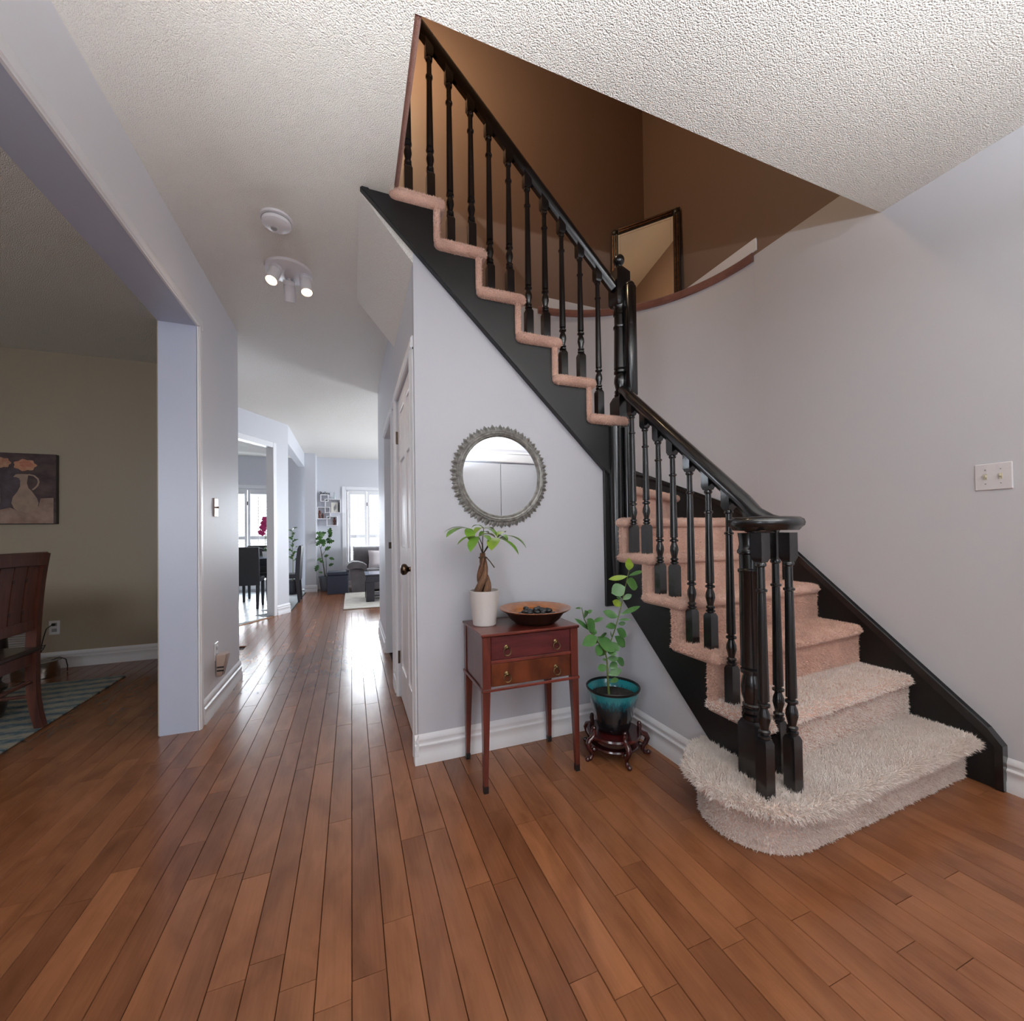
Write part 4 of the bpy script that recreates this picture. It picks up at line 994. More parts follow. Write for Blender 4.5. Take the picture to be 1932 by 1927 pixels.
o1 = thing('wall_outlet', (XL, 3.24, .37), 'white outlet low on the hall wall behind a plug-in unit', 'outlet')
obj('plate', B().box(XL, XL+.006, 3.204, 3.276, .31, .425, .003), M_PLASTIC, o1)
for z in (.39, .345): obj('socket', B().box(XL+.0055, XL+.008, 3.224, 3.256, z-.014, z+.014, .003).box(XL+.0079, XL+.0084, 3.231, 3.234, z-.005, z+.006).box(XL+.0079, XL+.0084, 3.246, 3.249, z-.005, z+.006), M_GREYPL, o1)
pl = thing('plug_in_freshener', (XL+.03, 3.26, .26), 'taupe curved plug-in unit hanging on the hall outlet', 'air freshener')
ring = lambda z, w, d: [(XL+.009, 3.26-w, z), (XL+.009+d, 3.26-w, z), (XL+.009+d*1.25, 3.26, z), (XL+.009+d, 3.26+w, z), (XL+.009, 3.26+w, z)]
obj('housing', B().loft([ring(.205, .038, .022), ring(.21, .042, .028), ring(.27, .044, .04), ring(.335, .044, .052), ring(.345, .04, .05)]), M_TAUPE, pl, sharp=50)
obj('grille', B().box(XL+.012, XL+.05, 3.2145, 3.217, .24, .25).box(XL+.012, XL+.05, 3.2145, 3.217, .262, .272), M_DARK, pl)

sd = thing('smoke_detector', (-.345, 2.395, H), 'round white smoke detector on the hall ceiling', 'smoke detector')
SDc = (-.345, 2.395, 0)
obj('base', B().lathe([(.068, H-.014), (.074, H-.012), (.074, H-.0005)], SDc, 40), M_PLASTIC, sd)
obj('cover', B().lathe([(.004, H-.046), (.05, H-.045), (.066, H-.036), (.068, H-.022), (.064, H-.016), (.064, H-.013)], SDc, 40), M_PLASTIC, sd)
obj('vent_ring', B().lathe([(.0655, H-.022), (.069, H-.021), (.069, H-.018), (.0655, H-.017)], SDc, 40, cap=False), M_GREYPL, sd)
obj('test_button', B().lathe([(.002, H-.049), (.014, H-.049), (.016, H-.0445)], (-.36, 2.41, 0), 20), M_GREYPL, sd)

FC = (-.345, 2.842)
lf = thing('ceiling_spotlight', (FC[0], FC[1], H), 'white round ceiling spotlight fixture with three cylinder heads, two lit', 'ceiling light')
obj('canopy_plate', B().lathe([(.118, H-.02), (.128, H-.016), (.13, H-.0005)], (FC[0], FC[1], 0), 40), M_PLASTIC, lf)
for (x, y, tx, ty, lit) in ((-.405, 2.79, -.02, -.05, 1), (-.255, 2.832, .012, -.035, 1), (-.352, 2.905, .0, .05, 0)):
    t = Vector((x, y, H-.03)); d = Vector((tx, ty, -.11)).normalized(); q = d.to_track_quat('Z', 'Y').to_matrix().to_4x4()
    MH = Matrix.Translation(t) @ q
    hd = obj('lamp_head', B().lathe([(.031, 0), (.034, .004), (.034, .026), (.031, .027), (.031, .03), (.034, .031), (.034, .118), (.0335, .12), (.03, .12), (.029, .1), (.002, .098)], seg=28, M=MH), M_PLASTIC, lf)
    obj('swivel', B().tube([(x, y, H-.018), tuple(t+d*.01)], .011, 10), M_PLASTIC, lf)
    if lit:
        obj('bulb', B().lathe([(.002, .101), (.0275, .101), (.0285, .114), (.002, .116)], seg=20, M=MH), M_BULB, hd)
        s = bpy.data.lights.new('spot_bulb', 'SPOT'); s.energy = 9; s.color = (1.0, .78, .52); s.spot_size = R(95); s.spot_blend = .6; s.shadow_soft_size = .03
        so = bpy.data.objects.new('spot_bulb', s); C.objects.link(so); so.location = t+d*.125; so.rotation_euler = d.to_track_quat('-Z', 'Y').to_euler()

# entry flush lamp (behind the photographer) and upstairs lamp
el = thing('flush_ceiling_lamp', (1.55, -.75, H), 'frosted dome flush lamp on the entry ceiling', 'ceiling light')
obj('dome', B().lathe([(.002, H-.13), (.08, H-.12), (.14, H-.085), (.165, H-.04), (.17, H-.022)], (1.55, -.75, 0), 32), M_DOME, el)
obj('base', B().lathe([(.18, H-.022), (.185, H-.0005)], (1.55, -.75, 0), 32), M_BRONZE, el)
point('entry_lamp', (1.55, -.75, H-.2), 12, (1.0, .93, .84), .14)
tl = thing('added_floor_lamp', (1.0, -.85, 0), 'added unseen uplight shaped as a bronze torchiere in the entry', 'floor lamp')  # unseen lamp added to throw light on the entry ceiling
obj('base', B().lathe([(.14, .001), (.145, .012), (.12, .025), (.02, .04)], (1.0, -.85, 0), 32), M_BRONZE, tl)
obj('pole', B().lathe([(.012, .035), (.012, 1.68)], (1.0, -.85, 0), 12), M_BRONZE, tl)
obj('bowl', B().lathe([(.012, 1.66), (.06, 1.67), (.12, 1.71), (.165, 1.79), (.162, 1.79), (.115, 1.717), (.055, 1.68), (.004, 1.675)], (1.0, -.85, 0), 32, cap=False), M_BRONZE, tl)
point('added_floor_lamp_light', (1.0, -.85, 1.715), 285, (.90, .955, 1.0), .03)
ul = thing('pendant_lamp', (.3, 2.45, 5.41), 'warm pendant lamp hanging over the upstairs stairwell', 'ceiling light')
obj('shade', B().lathe([(.05, 4.9), (.1, 4.86), (.15, 4.80), (.148, 4.80), (.098, 4.857), (.048, 4.897)], (.3, 2.45, 0), 28, cap=False), M_DOME, ul)
obj('cord', B().tube([(.3, 2.45, 4.89), (.3, 2.45, 5.40)], .004, 6), M_BRONZE, ul)
obj('canopy', B().lathe([(.05, 5.39), (.055, 5.409)], (.3, 2.45, 0), 20), M_BRONZE, ul)
point('upstairs_bulb', (.3, 2.45, 4.72), 30, (1.0, .74, .46), .1)

# ------------------------------------------------------------------ framed mirror standing on the stair ledge
a0, a1 = Vector((2.165, 3.075)), Vector((2.533, 2.645)); ex = (a1-a0); MWID = ex.length; ex.normalize(); ny = Vector((-ex.y, ex.x))*-1   # faces the stairs
if ny.dot(Vector((-1, -1))) < 0: ny = -ny
MMAT = Matrix(((ex.x, ny.x, 0, a0.x), (ex.y, ny.y, 0, a0.y), (0, 0, 1, 2.9665), (0, 0, 0, 1))) @ Matrix.Rotation(R(2), 4, 'X')
MHT = .81; fw = .055
fm = thing('leaning_mirror', (*((a0+a1)/2), 2.9665), 'tall mirror in a dark ornate gilt frame standing on the curved stair ledge', 'mirror')
def fbar(x0, x1, z0, z1, y0, y1, bev, m_, nm, par): return obj(nm, B().box(x0, x1, y0, y1, z0, z1, bev, M=MMAT), m_, par)
for (x0, x1, z0, z1) in ((0, fw, 0, MHT), (MWID-fw, MWID, 0, MHT), (fw, MWID-fw, 0, fw), (fw, MWID-fw, MHT-fw, MHT)):
    f_ = fbar(x0, x1, z0, z1, .0, .022, .005, M_FRAMEDK, 'frame_bar', fm)
    vert = (z1-z0) > (x1-x0)
    for t_ in (.014, .034):
        if vert: fbar(x0+t_-.004, x0+t_+.006, z0+.06, z1-.06, .02, .03, .003, M_GILT, 'gilt_bead', f_)
        else: fbar(x0+.01, x1-.01, z0+t_-.004, z0+t_+.006, .02, .03, .003, M_GILT, 'gilt_bead', f_)
for x in (fw/2, MWID-fw/2):
    for z in (fw/2, MHT-fw/2): obj('corner_boss', B().ball((x, .02, z), (.026, .012, .026), 12, 8, M=MMAT), M_FRAMEDK, fm)
obj('glass', B().box(fw-.003, MWID-fw+.003, .006, .012, fw-.003, MHT-fw+.003, M=MMAT), M_MIRROR, fm)
gb = B()
for (x0, x1, z0, z1) in ((fw, fw+.02, fw, MHT-fw), (MWID-fw-.02, MWID-fw, fw, MHT-fw), (fw+.02, MWID-fw-.02, MHT-fw-.02, MHT-fw), (fw+.02, MWID-fw-.02, fw, fw+.02)): gb.box(x0, x1, .011, .0135, z0, z1, .001, M=MMAT)
obj('bevelled_edge', gb, M_MIRROR, fm)

# ------------------------------------------------------------------ dining room
YD = 4.79
rg = tag(obj('area_rug', B().box(-3.9, -1.708, 1.9, 4.275, .0008, .011, .003), M_RUG, origin=(-2.8, 3.0, 0)), 'faded blue and beige patterned rug under the dining table', 'rug')
ch = thing('dining_chair', (-1.95, 3.08, .011), 'brown cherry wood dining chair with flat slatted back beside the rug edge', 'chair')
def postx(z): return -1.735+.035*(z/1.03)**2-.09*(z/1.03)*(1-z/1.03)+.02*(1-min(1, z/.25))**2
for y in (2.86, 3.30):
    rings = []
    for i in range(13):
        z = 1.02*i/12; x = postx(z); w = .02+.004*math.sin(PI*min(1, z/.9)); rings.append([(x-w, y-.02, .0115+z), (x+w, y-.02, .0115+z), (x+w, y+.02, .0115+z), (x-w, y+.02, .0115+z)])
    obj('rear_leg', B().loft(rings), M_CHERRY, ch, sharp=50)
for y in (2.88, 3.28): obj('front_leg', B().loft([sq(-2.17, y, .016, .0115), sq(-2.17, y, .022, .43)]), M_CHERRY, ch)
obj('top_rail', B().box(postx(1.0)-.014, postx(1.0)+.016, 2.838, 3.322, .962, 1.04, .006), M_CHERRY, ch)
obj('lower_rail', B().box(postx(.62)-.012, postx(.62)+.012, 2.88, 3.28, .585, .645, .004), M_CHERRY, ch)
MBK = lambda y: None
for k in range(4):
    y0 = 2.884+k*.0995; y1 = y0+.092
    rings = [[(postx(z)-.006, y0, z+.0115), (postx(z)+.006, y0, z+.0115), (postx(z)+.006, y1, z+.0115), (postx(z)-.006, y1, z+.0115)] for z in (.63, .72, .82, .9, .955)]
    obj('back_slat', B().loft(rings), M_CHERRY, ch, sharp=50)
for k in (1, 2, 3):
    for z in (.70, .88): obj('inlay_block', B().box(postx(z)-.008, postx(z)+.0085, 2.876+k*.0995, 2.892+k*.0995, z-.008, z+.016), M_DKWOOD, ch)
obj('seat', B().box(-2.21, -1.72, 2.835, 3.325, .455, .485, .008), M_DKWOOD, ch)
obj('apron', B().box(-2.18, -1.75, 2.86, 2.884, .395, .455).box(-2.18, -1.75, 3.276, 3.30, .395, .455).box(-1.768, -1.742, 2.87, 3.29, .385, .455, .003).box(-2.19, -2.165, 2.88, 3.28, .395, .455), M_CHERRY, ch)
obj('stretcher', B().tube([(postx(.27), 2.87, .285), (postx(.27), 3.29, .285)], .011, 10), M_CHERRY, ch)
obj('stretcher', B().tube([(-2.17, 3.28, .2), (postx(.19), 3.29, .2)], .01, 8), M_CHERRY, ch)
dt = thing('dining_table', (-2.7, 3.1, .011), 'dark wood dining table on thick turned legs behind the chair', 'table')
obj('table_top', B().box(-3.5, -2.0, 2.15, 3.75, .72, .76, .008), M_DKWOOD, dt)
obj('apron', B().box(-3.4, -2.1, 2.25, 3.65, .63, .72), M_DKWOOD, dt)
for x, y in ((-2.09, 3.55), (-3.38, 3.55), (-2.28, 2.32), (-3.38, 2.32)):
    b = B().lathe([(.05, .0115), (.062, .02), (.078, .07), (.086, .11), (.07, .128), (.062, .133), (.078, .142), (.083, .158), (.066, .172), (.062, .178), (.08, .188), (.084, .205), (.06, .225), (.055, .24), (.07, .3), (.085, .4), (.08, .5), (.06, .56), (.07, .58), (.072, .64)], (x, y, 0), 24)
    obj('leg', b, M_DKWOOD, dt, sharp=50)

pc = thing('canvas_print', (-2.6, YD, 1.54), 'square canvas print of a cream pitcher and orange poppies on the olive wall', 'wall art')
YP = YD-.037
cv = obj('canvas', B().box(-2.98, -2.374, YP, YD-.001, 1.244, 1.843, .002), mat('canvas_backdrop', (96, 78, 76), .8, vrgb=(62, 48, 50), vscale=9, stretch=(1, 1, 1.5)), pc)
def uv(u, v): return (-2.73+(u/12.04)*.00333, 1.843-(v/12.04-18)*.00457)
def paint(nm, pts, m_, k): return obj(nm, B().prism([uv(*p) for p in pts], YP-.0004*k, YP+.0005, 1), m_, cv, flat=True)
obj('canvas_edge', B().box(-2.3745, -2.3725, YP+.001, YD-.002, 1.246, 1.841), M_FRAMEDK, cv)
paint('painted_tablecloth', [(-900, 1500), (0, 1480), (240, 1430), (420, 1500), (880, 1400), (930, 1220), (1230, 1200), (1230, 1780), (-900, 1780)], mat('painted_pink_cloth', (168, 142, 128), .8, vrgb=(140, 112, 100), vscale=14), 1)
paint('painted_shadow', [(-100, 560), (420, 560), (470, 800), (460, 1000), (280, 1200), (270, 1420), (0, 1470), (-300, 1480), (-300, 600)], mat('painted_dark', (74, 60, 64), .8, vrgb=(92, 80, 86), vscale=16), 1)
m_ = mat('painted_cream', (170, 142, 122), .8, vrgb=(146, 126, 112), vscale=18)
paint('painted_pitcher', [(310, 750), (370, 690), (480, 680), (655, 682), (640, 760), (618, 880), (650, 990), (720, 1050), (780, 1130), (850, 1220), (885, 1320), (860, 1420), (760, 1510), (600, 1545), (440, 1520), (330, 1450), (270, 1330), (300, 1200), (400, 1080), (465, 960), (468, 830), (440, 775), (380, 752)], m_, 3)
hb = B(); hp = [(655, 690), (780, 712), (868, 780), (888, 850), (860, 930), (800, 990), (745, 1030)]
hp3 = [Vector((uv(*p)[0], YP-.0008, uv(*p)[1])) for p in hp]
hb.tube(hp3, .006, 6); hb.v = [(p[0], YP-.0012+(p[1]-(YP-.0008))*.1, p[2]) for p in hb.v]
obj('painted_handle', hb, m_, cv)
for (cu, cv_, ru, rv, m2, k) in ((575, 480, 255, 125, mat('painted_orange_petal', (182, 124, 96), .8, vrgb=(196, 150, 118), vscale=40), 2), (590, 455, 150, 75, mat('painted_poppy_red', (176, 100, 84), .8, vrgb=(190, 130, 104), vscale=50), 3), (60, 440, 190, 110, mat('painted_pale_petal', (186, 148, 120), .8, vrgb=(164, 112, 88), vscale=40), 2), (-520, 470, 230, 120, mat('painted_far_petal', (180, 130, 104), .8, vrgb=(190, 150, 118), vscale=40), 2)):
    paint('painted_flower', [(cu+ru*(1+.1*math.cos(7*t))*math.cos(t), cv_+rv*(1+.12*math.cos(7*t))*math.sin(t)) for t in [2*PI*i/28 for i in range(28)]], m2, k)
paint('painted_crock', [(-520, 860), (-30, 860), (20, 1000), (30, 1300), (-30, 1400), (-500, 1400), (-560, 1200)], mat('painted_grey_crock', (128, 112, 108), .8, vrgb=(106, 92, 92), vscale=20), 2)

o2 = thing('wall_outlet', (-2.40, YD, .35), 'white outlet on the olive dining wall with a black plug in it', 'outlet')
obj('plate', B().box(-2.437, -2.364, YD-.006, YD-.0005, .29, .41, .003), M_PLASTIC, o2)
for z in (.377, .328): obj('socket', B().box(-2.417, -2.383, YD-.008, YD-.0055, z-.014, z+.014, .003).box(-2.409, -2.406, YD-.0085, YD-.008, z-.004, z+.007).box(-2.394, -2.391, YD-.0085, YD-.008, z-.004, z+.007), M_GREYPL, o2)
cdp = [(-2.40, YD-.008, .377), (-2.405, YD-.04, .375), (-2.43, YD-.05, .35), (-2.44, YD-.06, .29), (-2.445, YD-.07, .24), (-2.44, YD-.09, .215), (-2.41, YD-.10, .225), (-2.42, YD-.11, .19), (-2.46, YD-.10, .16), (-2.48, YD-.11, .13), (-2.44, YD-.12, .17), (-2.43, YD-.10, .205), (-2.46, YD-.09, .19), (-2.49, YD-.10, .14), (-2.47, YD-.12, .125), (-2.42, YD-.12, .18)]
tag(obj('power_cord', B().tube(cdp, .004, 6).box(-2.41, -2.39, YD-.03, YD-.0085, .368, .388, .003), M_BLCORD, origin=(-2.44, YD-.08, .12)), 'bundled black power cord hanging from the dining room outlet', 'cord')
FX, FY = -2.39, 4.54
ft = thing('pet_fountain', (FX, FY, 0), 'oval brushed steel pet water fountain on the dining room floor', 'pet fountain')
ell = lambda rx, ry, z: [(FX+rx*math.cos(2*PI*j/36), FY+ry*math.sin(2*PI*j/36), z) for j in range(36)]
obj('bowl', B().loft([ell(.135, .1, .0), ell(.14, .105, .004), ell(.15, .115, .125), ell(.146, .111, .128), ell(.14, .105, .115)]), M_STEEL, ft)
obj('lid', B().loft([ell(.139, .104, .113), ell(.137, .102, .119), ell(.06, .045, .124)]), M_GREYPL, ft)
obj('spout', B().tube([(FX+.02, FY, .12), (FX+.02, FY, .19), (FX-.005, FY-.01, .205)], .008, 8), M_CHROME, ft)
obj('cable', B().tube([(FX+.08, FY+.02, .12), (FX+.13, FY+.03, .14), (FX+.165, FY+.04, .115), (FX+.17, FY+.05, .06), (FX+.15, FY+.09, .006)], .0035, 6), M_BLCORD, ft)
vt = thing('wall_vent', (-2.6, YD, .27), 'white louvred return air vent low on the olive wall', 'vent')
obj('frame', B().box(-2.80, -2.49, YD-.014, YD-.0005, .145, .175, .004).box(-2.80, -2.49, YD-.014, YD-.0005, .36, .39, .004).box(-2.80, -2.77, YD-.014, YD-.0005, .175, .36, .004).box(-2.52, -2.49, YD-.014, YD-.0005, .175, .36, .004), M_PLASTIC, vt)
for k in range(9): obj('slat', B().box(-2.77, -2.52, -.001, .001, -.008, .008, M=Matrix.Translation((0, YD-.008, .187+.0195*k)) @ Matrix.Rotation(R(40), 4, 'X')), M_PLASTIC, vt)

# ------------------------------------------------------------------ kitchen dinette
def parsons(loc, rz, label):
    t = thing('kitchen_chair', (0, 0, 0), label, 'chair', 'black leather kitchen chairs')
    rings = []
    for z, y, th in ((.36, -.20, .03), (.5, -.205, .033), (.7, -.215, .034), (.88, -.235, .03), (.935, -.245, .02), (.945, -.247, .008)):
        rings.append([(-.2, y-th, z), (.2, y-th, z), (.2, y+th, z), (-.2, y+th, z)])
    obj('backrest', B().loft(rings), M_LEATHER, t, sharp=60)
    obj('seat', B().box(-.2, .2, -.19, .21, .4, .47, .015), M_LEATHER, t)
    for x in (-.175, .175):
        obj('rear_leg', B().loft([sq(x, -.225, .017, 0), sq(x, -.195, .023, .4)]), M_LEATHER, t)
        obj('front_leg', B().loft([sq(x, .18, .017, 0), sq(x, .18, .022, .41)]), M_LEATHER, t)
    t.location = loc; t.rotation_euler = (0, 0, rz); return t
parsons((-1.525, 7.57, .006), 0, 'black leather kitchen chair with its back to the hall, in front of the table')
parsons((-1.53, 8.38, .006), PI, 'black leather kitchen chair on the window side of the kitchen table')
parsons((-1.05, 7.93, .006), PI/2, 'black leather kitchen chair at the table end beside the wide hall opening')
kt = thing('kitchen_table', (-1.5, 7.97, .006), 'black kitchen table with a pale glossy glass top', 'table')
obj('table_top', B().box(-1.9, -1.13, 7.62, 8.3, .755, .772, .003), M_TABGL, kt)
obj('apron', B().box(-1.86, -1.17, 7.66, 8.26, .64, .755), M_ESP, kt)
for x in (-1.86, -1.2):
    for y in (7.66, 8.2): obj('leg', B().box(x, x+.06, y, y+.06, .006, .66), M_ESP, kt)
orc = thing('orchid', (-1.36, 7.95, .772), 'magenta moth orchid in a pot on the kitchen table', 'potted plant')
obj('pot', B().lathe([(.04, .772), (.05, .86), (.046, .86), (.038, .78)], (-1.34, 7.95, 0), 20), M_POTW, orc)
stp = [(-1.34, 7.95, .84), (-1.345, 7.95, 1.05), (-1.34, 7.94, 1.25), (-1.33, 7.93, 1.36), (-1.345, 7.92, 1.39), (-1.375, 7.91, 1.33), (-1.395, 7.90, 1.22)]
obj('stem', B().tube(stp, .004, 6), M_STEM, orc)
rq = random.Random(2)
for (x, z) in ((-1.345, 1.40), (-1.325, 1.36), (-1.365, 1.33), (-1.335, 1.29), (-1.38, 1.26), (-1.35, 1.23), (-1.40, 1.18), (-1.375, 1.16)):
    fb = B(); y = 7.90+rq.uniform(-.02, .02); a0_ = rq.random()
    for k in range(5):
        a = 2*PI*k/5+a0_; tip = (x+.045*math.cos(a), y-.008, z+.045*math.sin(a)); fb.leaf((x, y-.014, z), tip, .044, sag=.006, up=(0, -1, 0), n=4, fold=.15)
    obj('blossom', fb, M_ORCHID, orc, sharp=80)
for k in range(4): 
    a = k*1.7; obj('leaf', B().leaf((-1.34, 7.95, .86), (-1.34+.14*math.cos(a), 7.95+.14*math.sin(a), .9), .05, sag=.03), M_LEAFD, orc, sharp=80)
kp = thing('kitchen_floor_plant', (-1.06, 8.95, .006), 'leafy green plant in a dark pot on the kitchen tiles', 'potted plant')
obj('pot', B().lathe([(.09, .006), (.12, .26), (.125, .27), (.115, .27), (.1, .24)], (-1.06, 8.95, 0), 20), M_ESP, kp)
obj('soil', B().lathe([(.1, .235), (.108, .25)], (-1.06, 8.95, 0), 16), M_SOIL, kp)
obj('stem', B().tube([(-1.06, 8.95, .24), (-1.05, 8.93, .6), (-1.06, 8.94, .9), (-1.05, 8.92, 1.2)], [.008, .006, .005, .003], 6), M_STEM, kp)
for k in range(14):
    z = .62+.046*k; a = k*2.4; r_ = .13-.003*k
    obj('leaf', B().leaf((-1.055, 8.935, z), (-1.055+r_*math.cos(a), 8.935+r_*math.sin(a), z+.05), .085, sag=.02, up=(0, -.6, 1), lobes=1), M_LEAFF, kp, sharp=80)

# ------------------------------------------------------------------ living room
tag(obj('shag_rug', B().box(-.125, 1.9, 6.68, 8.5, .0008, .018, .006), M_RUGL, origin=(.9, 7.7, 0)), 'cream shag rug under the coffee table in front of the sofa', 'rug')
ct = thing('coffee_table', (.75, 7.5, .018), 'dark espresso coffee table with open panel ends on the cream rug', 'table')
obj('table_top', B().box(.2, 1.3, 7.18, 7.82, .435, .46, .003), M_ESP, ct)
obj('glare_sheet', B().box(.205, 1.295, 7.185, 7.815, .46, .466, .001), M_TABGL, ct)  # pale layer that paints bright glare onto the dark table top
obj('apron', B().box(.21, 1.29, 7.19, 7.81, .335, .435, .003), M_ESP, ct)
for (x, y) in ((.21, 7.19), (.21, 7.68), (1.16, 7.19), (1.16, 7.68)): obj('leg', B().box(x, x+.13, y, y+.13, .018, .335, .003), M_ESP, ct)
obj('lower_shelf', B().box(.34, 1.16, 7.25, 7.75, .09, .11), M_ESP, ct)
ot = thing('storage_ottoman', (-.25, 8.72, 0), 'navy box ottoman with a padded lid between the plant and the sofa', 'ottoman')
obj('box', B().box(-.435, -.066, 8.53, 8.9, .0005, .35, .006), M_NAVY, ot)
obj('lid', B().box(-.442, -.06, 8.523, 8.907, .352, .42, .014), M_NAVY, ot)
sf = thing('recliner_sofa', (.9, 8.95, .0), 'dark grey suede recliner sofa with padded rolled arms under the window', 'sofa')
def softbox(x0, x1, y0, y1, z0, z1, r): return B().box(x0, x1, y0, y1, z0, z1, r)
obj('base', B().box(.22, 1.95, 8.62, 9.3, .03, .3, .02), M_SOFA, sf)
for sx in (0, 1):
    x0 = -.03 if not sx else 1.93
    arm = B().loft([[(x0+.02, 8.55, .001), (x0+.26, 8.55, .001), (x0+.26, 9.3, .001), (x0+.02, 9.3, .001)], [(x0, 8.52, .45), (x0+.27, 8.52, .45), (x0+.27, 9.32, .45), (x0, 9.32, .45)]])
    am = obj('arm', arm, M_SOFA, sf)
    pr2 = [(x0-.055, .47), (x0-.06, .52), (x0-.03, .57), (x0+.05, .605), (x0+.14, .60), (x0+.24, .57), (x0+.3, .52), (x0+.305, .47), (x0+.27, .43), (x0+.2, .465), (x0+.08, .475), (x0, .455)]
    obj('arm_pad', B().prism(pr2, 8.49, 9.15, 1), M_SOFA, am, sharp=60)
for k in range(2):
    x0 = .0+k*1.0
    rings = [[(x0+.04, y0, z), (x0+.96, y0, z), (x0+.98, y1, z), (x0+.02, y1, z)] for z, y0, y1 in ((.42, 8.86, 9.3), (.6, 8.9, 9.36), (.78, 8.94, 9.4), (.855, 9.0, 9.41), (.88, 9.1, 9.4))]
    obj('back_cushion', B().loft(rings), M_SOFA, sf, sharp=70)
    obj('seat_cushion', softbox(.245+.84*k, 1.08+.84*k, 8.55, 8.98, .28, .445, .03), M_SOFA, sf)
pw = thing('throw_pillow', (.52, 8.83, .6), 'pale grey square throw pillow leaning on the sofa back', 'pillow')
def pillow(w, h, d, M):
    n_ = 10; rings = []
    vs = []; fs = []
    for side in (-1, 1):
        for i in range(n_+1):
            for j in range(n_+1):
                u, v = 2*i/n_-1, 2*j/n_-1; e = (1-u**4)*(1-v**4); pu = 1-.07*(1-abs(v)**2)*abs(u); pv = 1-.07*(1-abs(u)**2)*abs(v)
                vs.append((u*w/2*pu, side*d/2*e**.6, v*h/2*pv))
    m1 = (n_+1)**2
    for s_ in (0, 1):
        for i in range(n_):
            for j in range(n_):
                a = s_*m1+i*(n_+1)+j; fs.append((a, a+1, a+n_+2, a+n_+1))
    return B().add(vs, fs, M)
obj('cover', pillow(.5, .36, .16, Matrix.Translation((.56, 8.80, .625)) @ Matrix.Rotation(R(-18), 4, 'X')), M_CUSH, pw, sharp=80)
obj('piping', B().tube([tuple(Matrix.Translation((.56, 8.80, .625)) @ Matrix.Rotation(R(-18), 4, 'X') @ Vector(p)) for p in ((-.25, 0, -.18), (-.235, 0, 0), (-.25, 0, .18), (0, 0, .168), (.25, 0, .18), (.235, 0, 0), (.25, 0, -.18), (0, 0, -.168), (-.25, 0, -.18))], .005, 6), M_CUSH, pw)

fp = thing('living_floor_plant', (-.535, 9.24, 0), 'tall split-leaf houseplant in a grey planter beside the navy ottoman', 'potted plant')
obj('planter', B().lathe([(.072, .0005), (.075, .01), (.1, .26), (.112, .262), (.112, .288), (.1, .288), (.094, .26)], (-.52, 9.24, 0), 24), M_GREYPOT, fp)
obj('soil', B().lathe([(.09, .25), (.098, .265)], (-.52, 9.24, 0), 20), M_SOIL, fp)
obj('stem', B().tube([(-.51, 9.24, .26), (-.54, 9.22, .535), (-.57, 9.2, .745), (-.585, 9.19, .85), (-.6, 9.14, .9)], [.011, .009, .008, .006, .004], 8).tube([(-.585, 9.19, .85), (-.53, 9.2, .98), (-.45, 9.2, 1.06), (-.41, 9.2, 1.16)], [.006, .005, .004, .003], 6)
    .tube([(-.5, 9.24, .26), (-.48, 9.2, .45), (-.49, 9.2, .66), (-.46, 9.19, .69)], [.006, .005, .004, .003], 6).tube([(-.555, 9.2, .72), (-.5, 9.2, .8), (-.46, 9.2, .85)], .004, 6), M_TWIG, fp)
FLV = [(-.409, 9.2, 1.2, 80, .14), (-.40, 9.19, 1.12, 60, .12), (-.442, 9.19, 1.03, 20, .1), (-.58, 9.06, 1.14, 160, .16), (-.53, 9.17, 1.15, 20, .12), (-.60, 9.05, 1.06, 200, .14), (-.61, 9.05, .96, 230, .13), (-.528, 9.16, .965, 270, .15), (-.40, 9.19, .985, 10, .15), (-.57, 9.1, 1.0, 290, .12), (-.45, 9.18, .85, 30, .13), (-.477, 9.18, .70, 20, .09), (-.60, 9.05, .64, 200, .09), (-.56, 9.12, .59, 330, .09), (-.38, 9.18, .64, 340, .1), (-.39, 9.16, .52, 20, .1), (-.645, 9.04, .47, 250, .13), (-.58, 9.06, .38, 170, .07)]
for (x, y, z, a, L_) in FLV:
    c_, s_ = math.cos(R(a)), math.sin(R(a))
    obj('leaf', B().leaf((x-.5*L_*c_, y, z-.5*L_*s_), (x+.5*L_*c_, y-.03, z+.5*L_*s_), L_*.85, sag=.01, up=(0, -1, .4), n=8, lobes=1, fold=.12), M_LEAFF, fp, sharp=80)

sh = thing('cube_wall_shelf', (-.45, YF, 1.6), 'white wall shelf of four interlocking square boxes on the far wall', 'shelf')
def cube(x0, x1, z0, z1):
    t_ = .014
    return obj('shelf_box', B().box(x0, x0+t_, YF-.115, YF-.001, z0, z1).box(x1-t_, x1, YF-.115, YF-.001, z0, z1).box(x0+t_, x1-t_, YF-.115, YF-.001, z0, z0+t_).box(x0+t_, x1-t_, YF-.115, YF-.001, z1-t_, z1), M_SHELFW, sh)
for q in ((-.593, -.442, 1.81, 1.957), (-.512, -.211, 1.577, 1.868), (-.655, -.411, 1.45, 1.70), (-.482, -.274, 1.311, 1.51)): cube(*q)
tx = bpy.data.curves.new('relax_text', 'FONT'); tx.body = 'Relax'; tx.size = .088; tx.extrude = .006; tx.offset = .0012; tx.align_x = 'CENTER'
to = bpy.data.objects.new('relax_text_src', tx); C.objects.link(to)
dg = bpy.context.evaluated_depsgraph_get(); me = bpy.data.meshes.new_from_object(to.evaluated_get(dg)); bpy.data.objects.remove(to)
xs = [v.co.x for v in me.vertices]; kx_ = .196/(max(xs)-min(xs))
me.transform(Matrix.Rotation(PI/2, 4, 'X') @ Matrix.Diagonal((kx_, 1, 1, 1)))
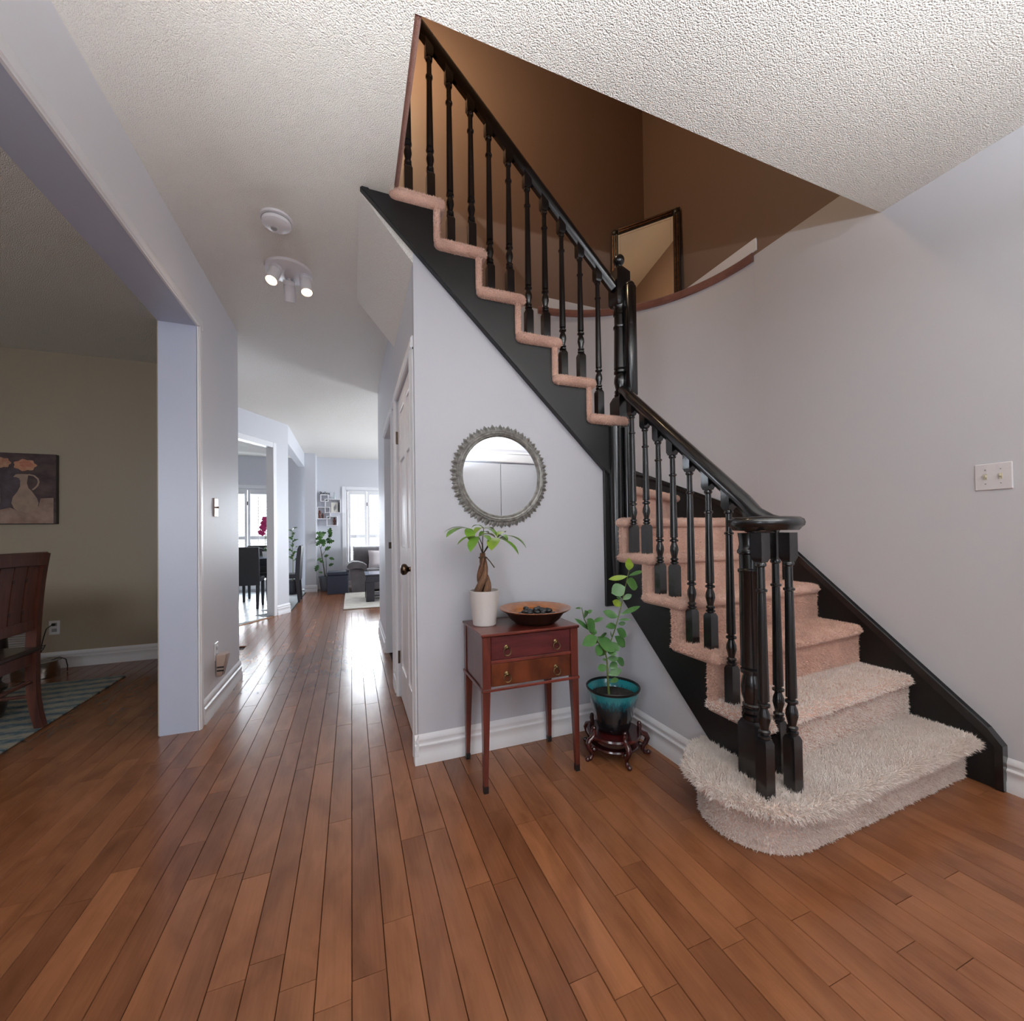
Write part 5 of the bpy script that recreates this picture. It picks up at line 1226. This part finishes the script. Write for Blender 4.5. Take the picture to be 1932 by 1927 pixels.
sgn = bpy.data.objects.new('relax_sign', me); C.objects.link(sgn); me.materials.append(M_INK); sgn.location = (-.511, YF-.06, 1.9572)
tag(sgn, 'dark lettering that reads Relax standing on the top shelf box', 'sign')
sr_ = B()
for x in (-.092, -.062, .0, .055, .09): sr_.box(x-.009, x+.009, -.006, .006, .0, .006)
for x in (-.092, .001): sr_.box(x-.009, x+.009, -.006, .006, .056, .062)
so_ = obj('serif', sr_, M_INK); so_.parent = sgn
bt = thing('glass_bud_vase', (-.33, YF-.06, 1.8685), 'small clear glass vase with a dark sprig on the shelf', 'vase')
obj('bottle', B().lathe([(.026, 1.8685), (.028, 1.9), (.024, 1.92), (.01, 1.935), (.011, 1.955)], (-.33, YF-.06, 0), 16), M_CLEAR, bt)
obj('sprig', B().tube([(-.33, YF-.06, 1.9), (-.333, YF-.06, 1.99), (-.332, YF-.06, 2.02)], .002, 5).leaf((-.332, YF-.06, 1.96), (-.375, YF-.07, 2.0), .018).leaf((-.332, YF-.06, 1.95), (-.30, YF-.065, 1.985), .016), M_LEAFD, bt)
cdv = thing('botanical_card', (-.325, YF-.06, 1.591), 'cream framed card with a dark leaf drawing in the largest shelf box', 'picture')
obj('card', B().box(-.395, -.262, YF-.065, YF-.055, 1.592, 1.80, .001), M_PAPER, cdv)
obj('leaf_drawing', B().leaf((-.335, YF-.0665, 1.62), (-.31, YF-.0665, 1.76), .045, sag=0, up=(0, -1, 0), fold=0), M_GREYPL, cdv)
tag(obj('dark_book', B().box(-.25, -.228, YF-.1, YF-.02, 1.592, 1.80, .002), M_INK, origin=(-.24, YF-.06, 1.592)), 'dark book standing upright beside the cream card', 'book')
def figurine(x, z, s, label):
    t = thing('wooden_figurine', (x, YF-.06, z), label, 'figurine')
    obj('body', B().lathe([(.03*s, 0), (.028*s, .01*s), (.018*s, .04*s), (.03*s, .085*s), (.026*s, .11*s), (.012*s, .125*s)], (x, YF-.06, z), 14), M_RED, t)
    obj('head', B().ball((x, YF-.06, z+.14*s), (.018*s, .018*s, .02*s), 10, 8), M_RED, t)
figurine(-.615, 1.4645, 1.05, 'taller reddish brown figurine in the left shelf box')
figurine(-.555, 1.4645, .7, 'shorter reddish brown figurine in the left shelf box')
figurine(-.335, 1.3255, .98, 'reddish brown figurine in the lowest shelf box')
